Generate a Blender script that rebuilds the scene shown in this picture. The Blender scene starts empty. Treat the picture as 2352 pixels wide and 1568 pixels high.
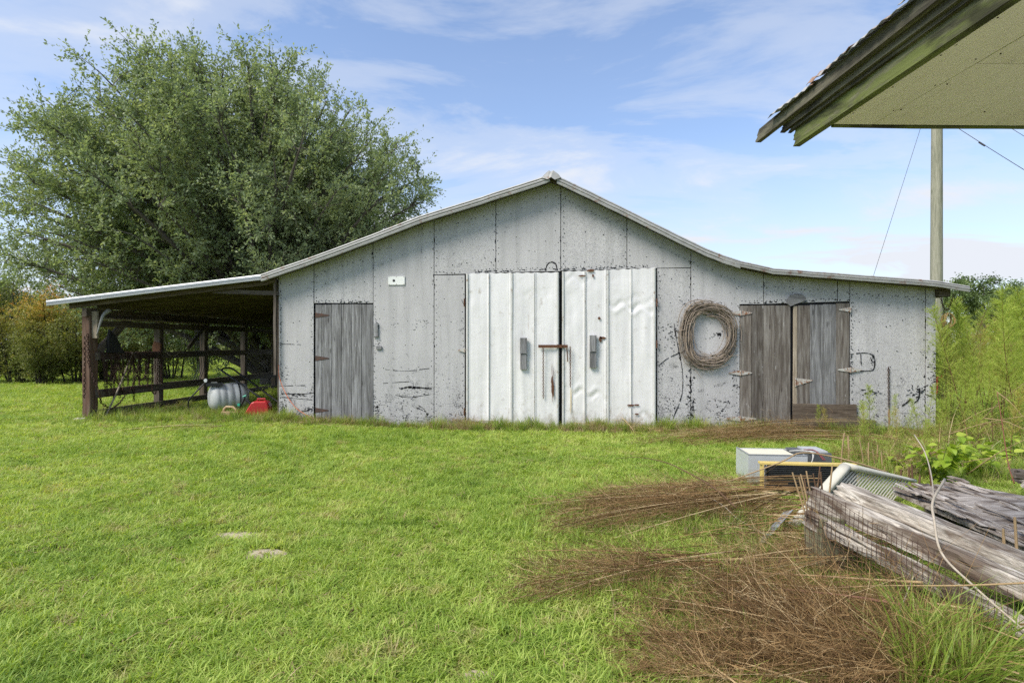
import bpy, math, random
import numpy as np
from mathutils import Matrix, Vector
R = math.radians
rng = np.random.default_rng(7)
random.seed(7)
sc = bpy.context.scene
col = sc.collection

# ------------------------------------------------------------------ camera
F, CU, HV = 1307.0, 1176.0, 790.0          # focal length, centre and horizon of a 2352 px wide view
YAW = R(4.68)
CAMY, CAMZ = -10.77, 1.60
cam = bpy.data.objects.new('camera', bpy.data.cameras.new('camera')); col.objects.link(cam)
cam.location = (0, CAMY, CAMZ); cam.rotation_euler = (R(90), 0, YAW)
cam.data.sensor_width = 36; cam.data.lens = 36 * F / 2352; cam.data.shift_y = 6 / 2352
cam.data.clip_start = .05; cam.data.clip_end = 3000
sc.camera = cam

# ------------------------------------------------------------------ sky and sun
SUN_EL, SUN_AZ = R(48), R(229)             # azimuth clockwise from +Y
w = bpy.data.worlds.new('World'); sc.world = w; w.use_nodes = True
nt = w.node_tree; nt.nodes.clear()
def N(nt, t, ins=None, **props):
    n = nt.nodes.new(t)
    for k, v in props.items(): setattr(n, k, v)
    for k, v in (ins or {}).items():
        if isinstance(v, bpy.types.NodeSocket): nt.links.new(v, n.inputs[k])
        else: n.inputs[k].default_value = v
    return n
def mix(nt, f, a, b, blend='MIX'):
    n = nt.nodes.new('ShaderNodeMix'); n.data_type = 'RGBA'; n.blend_type = blend
    for i, v in ((0, f), (6, a), (7, b)):
        if isinstance(v, bpy.types.NodeSocket): nt.links.new(v, n.inputs[i])
        elif i == 0: n.inputs[0].default_value = v
        else: n.inputs[i].default_value = (*v[:3], 1)
    return n.outputs[2]
def mth(nt, op, a, b=0.0, c=0.0, clamp=False):
    n = nt.nodes.new('ShaderNodeMath'); n.operation = op; n.use_clamp = clamp
    for i, v in enumerate((a, b, c)):
        if isinstance(v, bpy.types.NodeSocket): nt.links.new(v, n.inputs[i])
        else: n.inputs[i].default_value = v
    return n.outputs[0]
def ramp(nt, f, stops, interp='LINEAR'):
    n = nt.nodes.new('ShaderNodeValToRGB'); n.color_ramp.interpolation = interp
    e = n.color_ramp.elements
    while len(e) < len(stops): e.new(.5)
    for el, (p, c) in zip(e, stops):
        el.position = p
        el.color = (c, c, c, 1) if isinstance(c, (int, float)) else (*c[:3], 1)
    nt.links.new(f, n.inputs[0]); return n.outputs[0]
def nz(nt, vec, scale, detail=4, rough=.55, dist=0):
    return N(nt, 'ShaderNodeTexNoise', {'Vector': vec, 'Scale': scale, 'Detail': detail, 'Roughness': rough, 'Distortion': dist}).outputs[0]
def mapp(nt, vec, scale=(1, 1, 1), loc=(0, 0, 0), rot=(0, 0, 0)):
    return N(nt, 'ShaderNodeMapping', {'Vector': vec, 'Scale': scale, 'Location': loc, 'Rotation': rot}).outputs[0]

sky = N(nt, 'ShaderNodeTexSky', sky_type='NISHITA', sun_disc=False, sun_elevation=SUN_EL, sun_rotation=SUN_AZ,
        altitude=50, air_density=1.0, dust_density=0.6, ozone_density=2.0)
tc = N(nt, 'ShaderNodeTexCoord').outputs['Generated']
sep = N(nt, 'ShaderNodeSeparateXYZ', {0: tc})
OX, OY = 19.3, 32.7
# clouds lie on a high flat layer: project the view direction on it
zz = mth(nt, 'MAXIMUM', sep.outputs[2], .0)
den = mth(nt, 'ADD', zz, .16)
cx = mth(nt, 'DIVIDE', sep.outputs[0], den); cy = mth(nt, 'DIVIDE', sep.outputs[1], den)
cv = N(nt, 'ShaderNodeCombineXYZ', {0: cx, 1: cy, 2: 0.0}).outputs[0]
n1 = nz(nt, mapp(nt, cv, (.55, 1.0, 1), (OX, OY, 0), (0, 0, .35)), 1.9, 8, .60, .45)
n2 = nz(nt, mapp(nt, cv, (.8, .9, 1), (OX * 2, OY + 3, 0), (0, 0, -.3)), .8, 3, .5, .2)
cl = mth(nt, 'ADD', mth(nt, 'MULTIPLY', n1, .62), mth(nt, 'MULTIPLY', n2, .38))
cl = ramp(nt, cl, [(.40, 0), (.51, .42), (.63, .95)], 'EASE')
hz = ramp(nt, zz, [(0, .80), (.14, .46), (.36, .14), (.75, .0)], 'EASE')
cm = mth(nt, 'MAXIMUM', cl, hz)
cm = mth(nt, 'ADD', cm, mth(nt, 'MULTIPLY', mth(nt, 'MULTIPLY', cl, hz), .35), clamp=True)
skyc = mix(nt, 1.0, sky.outputs[0], (1.02, 1.10, 1.20), 'MULTIPLY')
skyc = mix(nt, cm, skyc, (4.3, 4.5, 4.9))
bg = N(nt, 'ShaderNodeBackground', {'Color': skyc, 'Strength': .054})
nt.links.new(bg.outputs[0], N(nt, 'ShaderNodeOutputWorld').inputs[0])

sl = bpy.data.lights.new('sun', 'SUN'); sl.energy = 1.5; sl.angle = R(26); sl.color = (1, .93, .82)
so = bpy.data.objects.new('sun', sl); col.objects.link(so)
sdir = Vector((math.sin(SUN_AZ) * math.cos(SUN_EL), math.cos(SUN_AZ) * math.cos(SUN_EL), math.sin(SUN_EL)))
so.rotation_euler = sdir.to_track_quat('Z', 'Y').to_euler(); so.location = sdir * 60
vs = sc.view_settings
vs.view_transform = 'Standard'; vs.look = 'None'; vs.gamma = 1; vs.use_curve_mapping = False
vs.exposure = 1.85
sc.cycles.debug_use_spatial_splits = True; sc.cycles.max_bounces = 5; sc.cycles.diffuse_bounces = 3; sc.cycles.caustics_reflective = False; sc.cycles.caustics_refractive = False; sc.cycles.adaptive_threshold = .012; sc.cycles.transparent_max_bounces = 8; sc.cycles.use_denoising = False

# ------------------------------------------------------------------ measuring: from a sight line to a place
CS, SN = math.cos(YAW), math.sin(YAW)
def ray(u, v):
    a = (u - CU) / F; b = (v - HV) / F
    return Vector((-SN + a * CS, CS + a * SN, -b))
CAM = Vector((0, CAMY, CAMZ))
def W(u, v, Y=0.0):                         # on the vertical plane y = Y
    d = ray(u, v); return CAM + d * ((Y - CAMY) / d.y)
def PT(u, v, t):                            # at forward distance t
    return CAM + ray(u, v) * t
def gz(x, y):                               # height of the ground
    s = min(1, max(0, (-2.0 - x) / 4)); s = s * s * (3 - 2 * s)
    k = min(1, max(0, (y + 6.5) / 4)); k = k * k * (3 - 2 * k)
    return .10 * s * k + .012 * math.sin(x * .9 + 1) * math.sin(y * .7) + .008 * math.sin(x * 2.3) * math.cos(y * 1.9)
def gzv(x, y):
    s = np.clip((-2.0 - x) / 4, 0, 1); s = s * s * (3 - 2 * s)
    k = np.clip((y + 6.5) / 4, 0, 1); k = k * k * (3 - 2 * k)
    return .10 * s * k + .012 * np.sin(x * .9 + 1) * np.sin(y * .7) + .008 * np.sin(x * 2.3) * np.cos(y * 1.9)
def G(u, v):                                # on the ground
    d = ray(u, v); p = CAM + d * (CAMZ / -d.z)
    for _ in range(4):
        p = CAM + d * ((CAMZ - gz(p.x, p.y)) / -d.z)
    return p

# ------------------------------------------------------------------ objects
WM = {}
def place(o, parent, M):
    col.objects.link(o)
    if parent is not None:
        o.parent = parent; o.matrix_basis = WM[parent.name].inverted() @ M
    else: o.matrix_basis = M
    WM[o.name] = M.copy()
def tag(o, label=None, cat=None, group=None, kind=None):
    for k, v in (('label', label), ('category', cat), ('group', group), ('kind', kind)):
        if v: o[k] = v
    return o
def thing(name, loc, label, cat, group=None, rz=0):
    o = bpy.data.objects.new(name, None); o.empty_display_size = .2
    place(o, None, Matrix.Translation(loc) @ Matrix.Rotation(rz, 4, 'Z'))
    return tag(o, label, cat, group)
def mesh_np(name, V, faces, mats, smooth=False, tint=None):
    """V (n,3); faces: (m,k) int array or list of arrays"""
    me = bpy.data.meshes.new(name)
    if not isinstance(faces, list): faces = [faces]
    faces = [np.asarray(f, dtype=np.int32) for f in faces if len(f)]
    V = np.asarray(V, dtype=np.float32)
    me.vertices.add(len(V)); me.vertices.foreach_set('co', V.ravel())
    nl = sum(f.size for f in faces); npoly = sum(len(f) for f in faces)
    me.loops.add(nl); me.polygons.add(npoly)
    me.loops.foreach_set('vertex_index', np.concatenate([f.ravel() for f in faces]))
    tot = np.concatenate([np.full(len(f), f.shape[1], np.int32) for f in faces])
    st = np.concatenate([[0], np.cumsum(tot)[:-1]]).astype(np.int32)
    me.polygons.foreach_set('loop_start', st)
    if smooth: me.polygons.foreach_set('use_smooth', np.ones(npoly, bool))
    me.update(calc_edges=True)
    if tint is not None:
        at = me.attributes.new('tint', 'FLOAT', 'POINT'); at.data.foreach_set('value', np.asarray(tint, np.float32))
    for m in (mats if isinstance(mats, (list, tuple)) else [mats]): me.materials.append(m)
    return me
def add(name, me, parent=None, M=None):
    o = bpy.data.objects.new(name, me); place(o, parent, M or Matrix()); return o

class MB:
    """collects solids in world coordinates; build() makes them one mesh object"""
    def __init__(s): s.v = []; s.f = []
    def poly(s, vs, fs):
        b = len(s.v); s.v += [tuple(p) for p in vs]; s.f += [tuple(b + i for i in f) for f in fs]; return s
    def box(s, c, d, M=None):
        x, y, z = d[0] / 2, d[1] / 2, d[2] / 2
        vs = [Vector((sx * x, sy * y, sz * z)) for sx in (-1, 1) for sy in (-1, 1) for sz in (-1, 1)]
        if M is not None: vs = [M @ p for p in vs]
        c = Vector(c)
        return s.poly([p + c for p in vs], [(0, 1, 3, 2), (4, 6, 7, 5), (0, 4, 5, 1), (2, 3, 7, 6), (0, 2, 6, 4), (1, 5, 7, 3)])
    def prism(s, outline, d):                # planar outline, pushed along vector d
        n = len(outline); d = Vector(d); a = [Vector(p) for p in outline]
        return s.poly(a + [p + d for p in a], [tuple(range(n))[::-1], tuple(range(n, 2 * n))] + [(i, (i + 1) % n, n + (i + 1) % n, n + i) for i in range(n)])
    def tube(s, path, r, n=6, cap=True, flat=1.0):
        P = [Vector(p) for p in path]; m = len(P)
        rr = r if isinstance(r, (list, tuple, np.ndarray)) else [r] * m
        vs = []; up = Vector((0, 0, 1)); side = None
        for i in range(m):
            t = (P[min(i + 1, m - 1)] - P[max(i - 1, 0)]).normalized()
            if side is None:
                side = t.cross(up) if abs(t.z) < .95 else t.cross(Vector((1, 0, 0)))
            side = (side - t * side.dot(t)).normalized(); b = t.cross(side)
            for k in range(n):
                a = 2 * math.pi * k / n
                vs.append(P[i] + (side * math.cos(a) + b * math.sin(a) * flat) * rr[i])
        fs = [(i * n + k, i * n + (k + 1) % n, (i + 1) * n + (k + 1) % n, (i + 1) * n + k) for i in range(m - 1) for k in range(n)]
        if cap: fs += [tuple(range(n))[::-1], tuple(range((m - 1) * n, m * n))]
        return s.poly(vs, fs)
    def lathe(s, prof, M, n=24):             # prof (r, z) list
        vs = [M @ Vector((r * math.cos(2 * math.pi * k / n), r * math.sin(2 * math.pi * k / n), z)) for r, z in prof for k in range(n)]
        m = len(prof)
        fs = [(i * n + k, i * n + (k + 1) % n, (i + 1) * n + (k + 1) % n, (i + 1) * n + k) for i in range(m - 1) for k in range(n)]
        return s.poly(vs, fs + [tuple(range(n))[::-1], tuple(range((m - 1) * n, m * n))])
    def build(s, name, mat, parent=None, M=None, smooth=False, base=False):
        V = np.array([tuple(p) for p in s.v])
        if M is None:
            lo, hi = V.min(0), V.max(0); c = (lo + hi) / 2
            if base: c[2] = lo[2]
            M = Matrix.Translation(c)
        Mi = np.array(M.inverted())
        V = V @ Mi[:3, :3].T + Mi[:3, 3]
        me = bpy.data.meshes.new(name); me.from_pydata(V.tolist(), [], s.f)
        if smooth: me.polygons.foreach_set('use_smooth', np.ones(len(me.polygons), bool))
        for m in (mat if isinstance(mat, (list, tuple)) else [mat]): me.materials.append(m)
        me.validate(); me.update()
        return add(name, me, parent, M)
def frame(p0, p1, up):
    x = (Vector(p1) - Vector(p0)); L = x.length; x.normalize()
    z = Vector(up); z = (z - x * z.dot(x)).normalized(); y = z.cross(x)
    M = Matrix((x, y, z)).transposed().to_4x4(); M.translation = (Vector(p0) + Vector(p1)) / 2
    return M, L
def board(name, p0, p1, wd, th, up, mat, parent=None, cham=.004, jit=.0, seg=1, seed=0):
    """plank along p0-p1, wd across (along up), th thick; worn edges; grain runs along local x"""
    M, L = frame(p0, p1, up); r = random.Random(seed * 31 + int(L * 1000))
    c = min(cham, th * .3)
    prof = [(-th / 2 + c, -wd / 2), (th / 2 - c, -wd / 2), (th / 2, -wd / 2 + c), (th / 2, wd / 2 - c), (th / 2 - c, wd / 2), (-th / 2 + c, wd / 2), (-th / 2, wd / 2 - c), (-th / 2, -wd / 2 + c)]
    n = 8; vs = []
    for i in range(seg + 1):
        x = -L / 2 + L * i / seg; oy, oz = (r.uniform(-jit, jit), r.uniform(-jit, jit))
        for (y, z) in prof: vs.append((x + (r.uniform(-jit, jit) if i in (0, seg) else 0), y + oy + r.uniform(-jit, jit) * .5, z + oz + r.uniform(-jit, jit) * .5))
    fs = [(i * n + k, i * n + (k + 1) % n, (i + 1) * n + (k + 1) % n, (i + 1) * n + k) for i in range(seg) for k in range(n)]
    fs += [tuple(range(n))[::-1], tuple(range(seg * n, seg * n + n))]
    me = bpy.data.meshes.new(name); me.from_pydata(vs, [], fs); me.materials.append(mat); me.update()
    return add(name, me, parent, M)
def copy_tree(o, M, parent=None):
    c = o.copy(); place(c, parent, M)
    for ch in o.children:
        copy_tree(ch, M @ WM[o.name].inverted() @ WM[ch.name], c)
    return c
def lerp(a, b, t): return a + (b - a) * t
def bez(p0, p1, p2, n):
    p0, p1, p2 = Vector(p0), Vector(p1), Vector(p2)
    return [p0 * (1 - t) ** 2 + p1 * 2 * t * (1 - t) + p2 * t * t for t in [i / (n - 1) for i in range(n)]]
def spline(pts, n):                          # Catmull-Rom through points
    P = [Vector(p) for p in pts]; P = [P[0] * 2 - P[1]] + P + [P[-1] * 2 - P[-2]]; out = []
    for i in range(1, len(P) - 2):
        for k in range(n):
            t = k / n; a, b, c, d = P[i - 1:i + 3]
            out.append(.5 * ((2 * b) + (c - a) * t + (2 * a - 5 * b + 4 * c - d) * t * t + (3 * b - a - 3 * c + d) * t ** 3))
    return out + [P[-2]]

# ------------------------------------------------------------------ materials
def newmat(name):
    m = bpy.data.materials.new(name); m.use_nodes = True; nt = m.node_tree; nt.nodes.clear()
    out = nt.nodes.new('ShaderNodeOutputMaterial'); b = nt.nodes.new('ShaderNodeBsdfPrincipled')
    nt.links.new(b.outputs[0], out.inputs[0]); return m, nt, b, out
def setc(nt, b, c=None, rough=None, metal=None, bump=None, bs=.3, bd=.01, spec=None):
    for k, v in (('Base Color', c), ('Roughness', rough), ('Metallic', metal), ('Specular IOR Level', spec)):
        if v is None: continue
        if isinstance(v, bpy.types.NodeSocket): nt.links.new(v, b.inputs[k])
        else: b.inputs[k].default_value = (*v, 1) if isinstance(v, tuple) else v
    if bump is not None:
        n = N(nt, 'ShaderNodeBump', {'Height': bump, 'Strength': bs, 'Distance': bd}); nt.links.new(n.outputs[0], b.inputs['Normal'])
def ocoord(nt, rnd=True):
    c = N(nt, 'ShaderNodeTexCoord').outputs['Object']
    if not rnd: return c, None
    r = N(nt, 'ShaderNodeObjectInfo').outputs['Random']
    v = N(nt, 'ShaderNodeCombineXYZ', {0: mth(nt, 'MULTIPLY', r, 37), 1: mth(nt, 'MULTIPLY', r, 91), 2: mth(nt, 'MULTIPLY', r, 53)}).outputs[0]
    return N(nt, 'ShaderNodeVectorMath', {0: c, 1: v}, operation='ADD').outputs[0], r
def wood(name, dark, mid, light, var=.3, patch=None, pthr=.58, stain=None, bs=.5, sx=1.1, crack=.35):
    m, nt, b, _ = newmat(name); c, r = ocoord(nt)
    g = nz(nt, mapp(nt, c, (sx, 16, 16)), 1.0, 6, .66, .9)
    fine = nz(nt, mapp(nt, c, (sx * 4.5, 130, 130)), 1.0, 3, .6, .3)
    wav = nz(nt, mapp(nt, c, (.9, 40, 40)), 1.0, 3, .7, 1.6)
    cc = ramp(nt, g, [(.30, dark), (.48, mid), (.68, light)])
    cc = mix(nt, mth(nt, 'MULTIPLY', ramp(nt, fine, [(.35, 1.0), (.6, .0)]), .45), cc, tuple(x * .35 for x in dark))
    cc = mix(nt, mth(nt, 'MULTIPLY', ramp(nt, wav, [(.55, 0), (.7, 1)]), .35), cc, light)
    vv = mth(nt, 'ADD', mth(nt, 'MULTIPLY', r, var), 1 - var / 2)
    cc = mix(nt, 1.0, cc, N(nt, 'ShaderNodeCombineXYZ', {0: vv, 1: vv, 2: vv}).outputs[0], 'MULTIPLY')
    if patch:
        pm = nz(nt, mapp(nt, c, (2.2, 9, 9)), 1.0, 6, .7, .4)
        cc = mix(nt, ramp(nt, pm, [(pthr, 0), (pthr + .06, .8)]), cc, patch)
    if stain:
        pm = nz(nt, mapp(nt, c, (1.6, 5, 5), (9, 3, 1)), 1.0, 4, .65, .4)
        cc = mix(nt, ramp(nt, pm, [(.48, 0), (.60, .85)]), cc, stain)
    ck = nz(nt, mapp(nt, c, (.75, 34, 34), (5, 7, 2)), 1.0, 6, .6, .5)
    cc = mix(nt, mth(nt, 'MULTIPLY', ramp(nt, ck, [(.34, 1.0), (.42, .0)]), crack), cc, tuple(x * .25 for x in dark))
    # knots
    kv = N(nt, 'ShaderNodeTexVoronoi', {'Vector': mapp(nt, c, (1.7, 6.5, 6.5)), 'Scale': 1.0, 'Randomness': 1.0}).outputs['Distance']
    cc = mix(nt, ramp(nt, kv, [(.06, .75), (.13, 0)]), cc, tuple(x * .55 for x in dark))
    setc(nt, b, cc, .88, bump=mth(nt, 'ADD', mth(nt, 'MULTIPLY', g, .6), mth(nt, 'MULTIPLY', fine, .5)), bs=bs, bd=.006, spec=.25)
    return m
def plain(name, c, rough=.6, metal=0, var=.25, scale=6, dirt=None, dthr=.55, spec=.4, bs=.15, bd=.004):
    m, nt, b, _ = newmat(name); co, r = ocoord(nt)
    n = nz(nt, co, scale, 5, .6)
    cc = mix(nt, n, tuple(x * (1 - var) for x in c), tuple(min(1, x * (1 + var)) for x in c))
    if dirt:
        n2 = nz(nt, co, scale * .7, 6, .7, .3)
        cc = mix(nt, ramp(nt, n2, [(dthr, 0), (dthr + .1, .9)]), cc, dirt)
    setc(nt, b, cc, rough, metal, nz(nt, co, scale * 6, 3), bs, bd, spec); return m
def leafmat(name, stops, rough=.5, trans=.35, use='tint', spec=.3):
    m, nt, b, out = newmat(name)
    if use == 'tint': t = N(nt, 'ShaderNodeAttribute', attribute_name='tint').outputs['Fac']
    else: t = N(nt, 'ShaderNodeObjectInfo').outputs['Random']
    c = ramp(nt, t, stops); setc(nt, b, c, rough, spec=spec)
    tr = N(nt, 'ShaderNodeBsdfTranslucent', {'Color': mix(nt, 1.0, c, (1.25, 1.3, .7), 'MULTIPLY')})
    ms = N(nt, 'ShaderNodeMixShader', {0: trans, 1: b.outputs[0], 2: tr.outputs[0]})
    nt.links.new(ms.outputs[0], out.inputs[0]); return m

# painted tar paper cladding
def cladding():
    m, nt, b, _ = newmat('cladding_paint'); c = N(nt, 'ShaderNodeNewGeometry').outputs['Position']
    sx = N(nt, 'ShaderNodeSeparateXYZ', {0: c}); z = sx.outputs[2]
    low = mth(nt, 'SUBTRACT', 1.0, mth(nt, 'DIVIDE', z, 1.5), clamp=True)         # wear is worst near the ground
    big = nz(nt, mapp(nt, c, (1, 1, .55)), 1.3, 4, .6, .4)
    base = ramp(nt, big, [(.3, (.41, .405, .41)), (.5, (.467, .461, .466)), (.7, (.52, .514, .52))])
    st = nz(nt, mapp(nt, c, (7, 7, .35)), 1.0, 4, .6)
    base = mix(nt, ramp(nt, st, [(.46, 0), (.72, .42)]), base, (.28, .28, .28))
    sp = nz(nt, c, 95, 3, .75)
    thr = mth(nt, 'ADD', mth(nt, 'MULTIPLY', big, .07), mth(nt, 'MULTIPLY', low, .05))
    s1 = ramp(nt, mth(nt, 'ADD', sp, thr), [(.572, 0), (.66, .65)])
    cl = nz(nt, c, 4.5, 5, .7, .5)
    s2 = mth(nt, 'MULTIPLY', ramp(nt, mth(nt, 'ADD', cl, mth(nt, 'MULTIPLY', low, .11)), [(.61, 0), (.68, .9)]), ramp(nt, nz(nt, c, 45, 3, .7), [(.48, 0), (.56, 1)]))
    scr = nz(nt, mapp(nt, c, (2.2, 2.2, 42)), 1.0, 4, .7, .35)
    s3 = mth(nt, 'MULTIPLY', ramp(nt, mth(nt, 'ADD', scr, mth(nt, 'MULTIPLY', low, .12)), [(.715, 0), (.755, 1)]), ramp(nt, low, [(.3, 0), (.5, 1)]))
    s4 = ramp(nt, mth(nt, 'ADD', nz(nt, mapp(nt, c, (6, 6, 14)), 1.0, 5, .75), mth(nt, 'MULTIPLY', low, .145)), [(.735, 0), (.765, 1)])
    f = mth(nt, 'MAXIMUM', mth(nt, 'MAXIMUM', s1, s2), mth(nt, 'MAXIMUM', s3, s4))
    setc(nt, b, mix(nt, f, base, (.022, .022, .028)), .72, bump=mth(nt, 'SUBTRACT', mth(nt, 'MULTIPLY', sp, .35), mth(nt, 'MULTIPLY', f, .6)), bs=.35, bd=.005, spec=.3)
    return m
M_CLAD = cladding()
def doormetal():
    m, nt, b, _ = newmat('white_door_metal'); c, r = ocoord(nt)
    n = nz(nt, mapp(nt, c, (9, 9, .7)), 1.0, 4, .6)
    cc = ramp(nt, n, [(.3, (.63, .62, .62)), (.6, (.73, .72, .72))])
    big = nz(nt, c, 2.2, 4, .6, .4)
    cc = mix(nt, ramp(nt, big, [(.45, 0), (.75, .35)]), cc, (.60, .60, .57))
    sp = nz(nt, c, 55, 4, .7); bl = nz(nt, c, 2.6, 3, .6)
    cc = mix(nt, ramp(nt, mth(nt, 'ADD', sp, mth(nt, 'MULTIPLY', bl, .12)), [(.735, 0), (.77, .85)]), cc, (.12, .06, .035))
    rs = nz(nt, mapp(nt, c, (16, 16, 1.1)), 1.0, 5, .7, .4)
    cc = mix(nt, ramp(nt, rs, [(.665, 0), (.74, .55)]), cc, (.30, .20, .12))
    pz = N(nt, 'ShaderNodeSeparateXYZ', {0: N(nt, 'ShaderNodeNewGeometry').outputs['Position']}).outputs[2]
    spl = mth(nt, 'ADD', nz(nt, mapp(nt, c, (7, 7, 5)), 1.0, 5, .7), mth(nt, 'MULTIPLY', mth(nt, 'SUBTRACT', .5, pz, clamp=True), .5))        # mud splashed up from the ground
    cc = mix(nt, ramp(nt, spl, [(.60, 0), (.78, .6)]), cc, (.27, .22, .15))
    setc(nt, b, cc, .46, .12, nz(nt, c, 3.6, 4, .5, .9), .18, .03, .4); return m
M_DOOR = doormetal()
M_GALV = plain('galvanized_metal', (.40, .42, .44), .42, .55, .16, 9, (.36, .37, .38), .6)
M_GALVOLD = plain('weathered_galvanized', (.35, .35, .345), .65, .2, .35, 7, (.19, .09, .05), .57)
M_RUST = plain('rust', (.115, .052, .028), .9, .1, .5, 40, (.04, .022, .016), .55, bs=.5)
M_RUSTDK = plain('dark_rusty_chain', (.055, .03, .022), .85, .3, .5, 40)
M_HINGE = plain('rusty_galvanized_hinge', (.46, .45, .42), .6, .3, .2, 25, (.22, .085, .03), .48)
M_HINGED = plain('dark_iron_hinge', (.075, .05, .042), .8, .2, .4, 30, (.15, .06, .03), .55)
M_BLACK = plain('tar_black', (.016, .016, .019), .8, 0, .3, 20)
M_GREYDOOR = wood('grey_barn_boards', (.085, .083, .082), (.185, .185, .188), (.33, .335, .345), .35, (.42, .43, .44), .66)
M_BROWNDOOR = wood('brown_grey_boards', (.070, .055, .045), (.145, .128, .112), (.27, .255, .235), .55, (.46, .46, .45), .64)
M_POST = wood('shed_timber', (.055, .042, .034), (.12, .098, .08), (.20, .175, .15), .4)
M_REDPOST = wood('red_stained_post', (.06, .035, .026), (.13, .075, .052), (.19, .14, .11), .2)
M_DARKW = wood('dark_rafters', (.05, .038, .03), (.10, .08, .06), (.17, .14, .11), .3)
M_PALEW = wood('pale_cleat', (.15, .12, .085), (.30, .25, .19), (.42, .37, .29), .2)
M_SILVER = wood('silvered_timber', (.10, .075, .055), (.40, .36, .31), (.66, .61, .54), .25, (.72, .68, .62), .60, (.085, .055, .036), 1.0, 2.4, .95)
M_SPLINT = wood('splintered_veneer', (.15, .11, .085), (.43, .37, .315), (.66, .60, .53), .6, (.70, .66, .60), .62, (.08, .055, .042), .9, 2.4, .9)
# ================================================================== ground
def axis(lo, hi, step, far):
    a = np.arange(lo, hi + .01, step); e = []; d = step
    x = hi
    while x < far: d *= 1.45; x += d; e.append(x)
    e2 = []; d = step; x = lo
    while x > -far: d *= 1.45; x -= d; e2.append(x)
    return np.concatenate([e2[::-1], a, e])
gx, gy = axis(-18, 14, .4, 1600), axis(-16, 16, .4, 1600)
XX, YY = np.meshgrid(gx, gy, indexing='ij'); ZZ = gzv(np.clip(XX, -60, 60), np.clip(YY, -60, 60))
nx, ny = XX.shape; I = np.arange(nx * ny).reshape(nx, ny)
mg, nt, b, _ = newmat('lawn_soil'); c = N(nt, 'ShaderNodeNewGeometry').outputs['Position']
a1 = nz(nt, c, .55, 5, .6, .3); a2 = nz(nt, c, 6, 6, .7); a3 = nz(nt, c, 60, 3, .7)
cc = ramp(nt, a1, [(.3, (.12, .16, .030)), (.55, (.18, .22, .040)), (.75, (.25, .265, .065))])
cc = mix(nt, ramp(nt, a2, [(.5, 0), (.68, .7)]), cc, (.24, .20, .11))
cc = mix(nt, ramp(nt, a3, [(.4, .5), (.6, 0)]), cc, (.08, .09, .025))
setc(nt, b, cc, .95, bump=a3, bs=.8, bd=.02, spec=.1)
g = add('ground', mesh_np('ground', np.stack([XX.ravel(), YY.ravel(), ZZ.ravel()], 1),
        np.stack([I[:-1, :-1].ravel(), I[1:, :-1].ravel(), I[1:, 1:].ravel(), I[:-1, 1:].ravel()], 1), mg, True))
tag(g, 'mown green lawn and field around the barn', 'ground', kind='structure')

# ================================================================== barn
barn = thing('barn', (0, 0, 0), 'long grey painted barn with white metal double doors and open lean-to', 'barn')
top_px = [(107, 691), (350, 661), (600, 631), (640, 617), (722, 589), (856, 539), (964, 497), (1084, 460), (1176, 430), (1251, 406), (1263, 400),
          (1279, 405), (1354, 440), (1439, 482), (1552, 538), (1620, 571), (1660, 587), (1700, 600), (1776, 617), (1960, 631), (2145, 645), (2226, 658)]
YF = -.30
RP = [W(u, v, YF) for u, v in top_px]; RPX = np.array([p.x for p in RP]); RPZ = np.array([p.z for p in RP])
def roofz(x): return float(np.interp(x, RPX, RPZ))
DEPTH = 7.6
XL, XR = W(640, 800).x, W(2150, 800).x

def wx(u): return W(u, 790).x
def wz(u, v): return W(u, v).z
def panel(u0, u1, v0=None, v1=None, notch=None, yo=0.0):
    """one sheet of cladding between two seams; v0 its top (None: up to the roof), v1 its bottom (None: the ground)"""
    x0, x1 = wx(u0) + .006, wx(u1) - .007
    zb0 = gz(x0, 0) - .06 if v1 is None else wz(u0, v1[0]) + .004
    zb1 = gz(x1, 0) - .06 if v1 is None else wz(u1, v1[1]) + .004
    bot = []
    if v1 is None:
        k = max(3, int((x1 - x0) / .16)); r = random.Random(int(u0))
        bot = [(lerp(x0, x1, i / k), lerp(zb0, zb1, i / k) + r.uniform(.0, .07)) for i in range(k + 1)]
    else: bot = [(x0, zb0), (x1, zb1)]
    if notch:                                    # (u, v): a doorway cut from the lower right corner
        xn, zn = wx(notch[0]) - .004, wz(*notch) + .006
        bot = [p for p in bot if p[0] < xn - .02] + [(xn, zb0), (xn, zn), (x1, zn)]
    if v0 is None:
        xs = [x1] + [x for x in RPX[::-1] if x0 + .01 < x < x1 - .01] + [x0]
        topl = [(x, roofz(x) - .075) for x in xs]
    else: topl = [(x1, wz(u1, v0[1]) - .004), (x0, wz(u0, v0[0]) - .004)]
    MB().prism([(x, yo, z) for x, z in bot + topl], (0, .016, 0)).build('wall_panel', M_CLAD, barn)
T, B_ = (628, 623), None
panel(640, 721, yo=.0)
panel(721, 857, v1=(696, 696), yo=.005)
panel(857, 997, yo=0)
panel(997, 1139, v1=(631, 627), yo=.005)
panel(997, 1068, v0=(632, 631), yo=.0)
panel(1139, 1288, v1=(626, 623), yo=0)
panel(1288, 1440, v1=(622, 618), yo=.005)
panel(1440, 1587, v1=(617, 614.5), yo=0)
panel(1509, 1587, v0=(616, 615.5), yo=.004)
panel(1587, 1754, notch=(1699, 699), yo=0)
panel(1754, 1924, v1=(698, 693), yo=.005)
panel(1924, 1952, v1=(693, 692), yo=0)
panel(1952, 2126, yo=.006)
panel(2126, 2150, yo=0)
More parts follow.
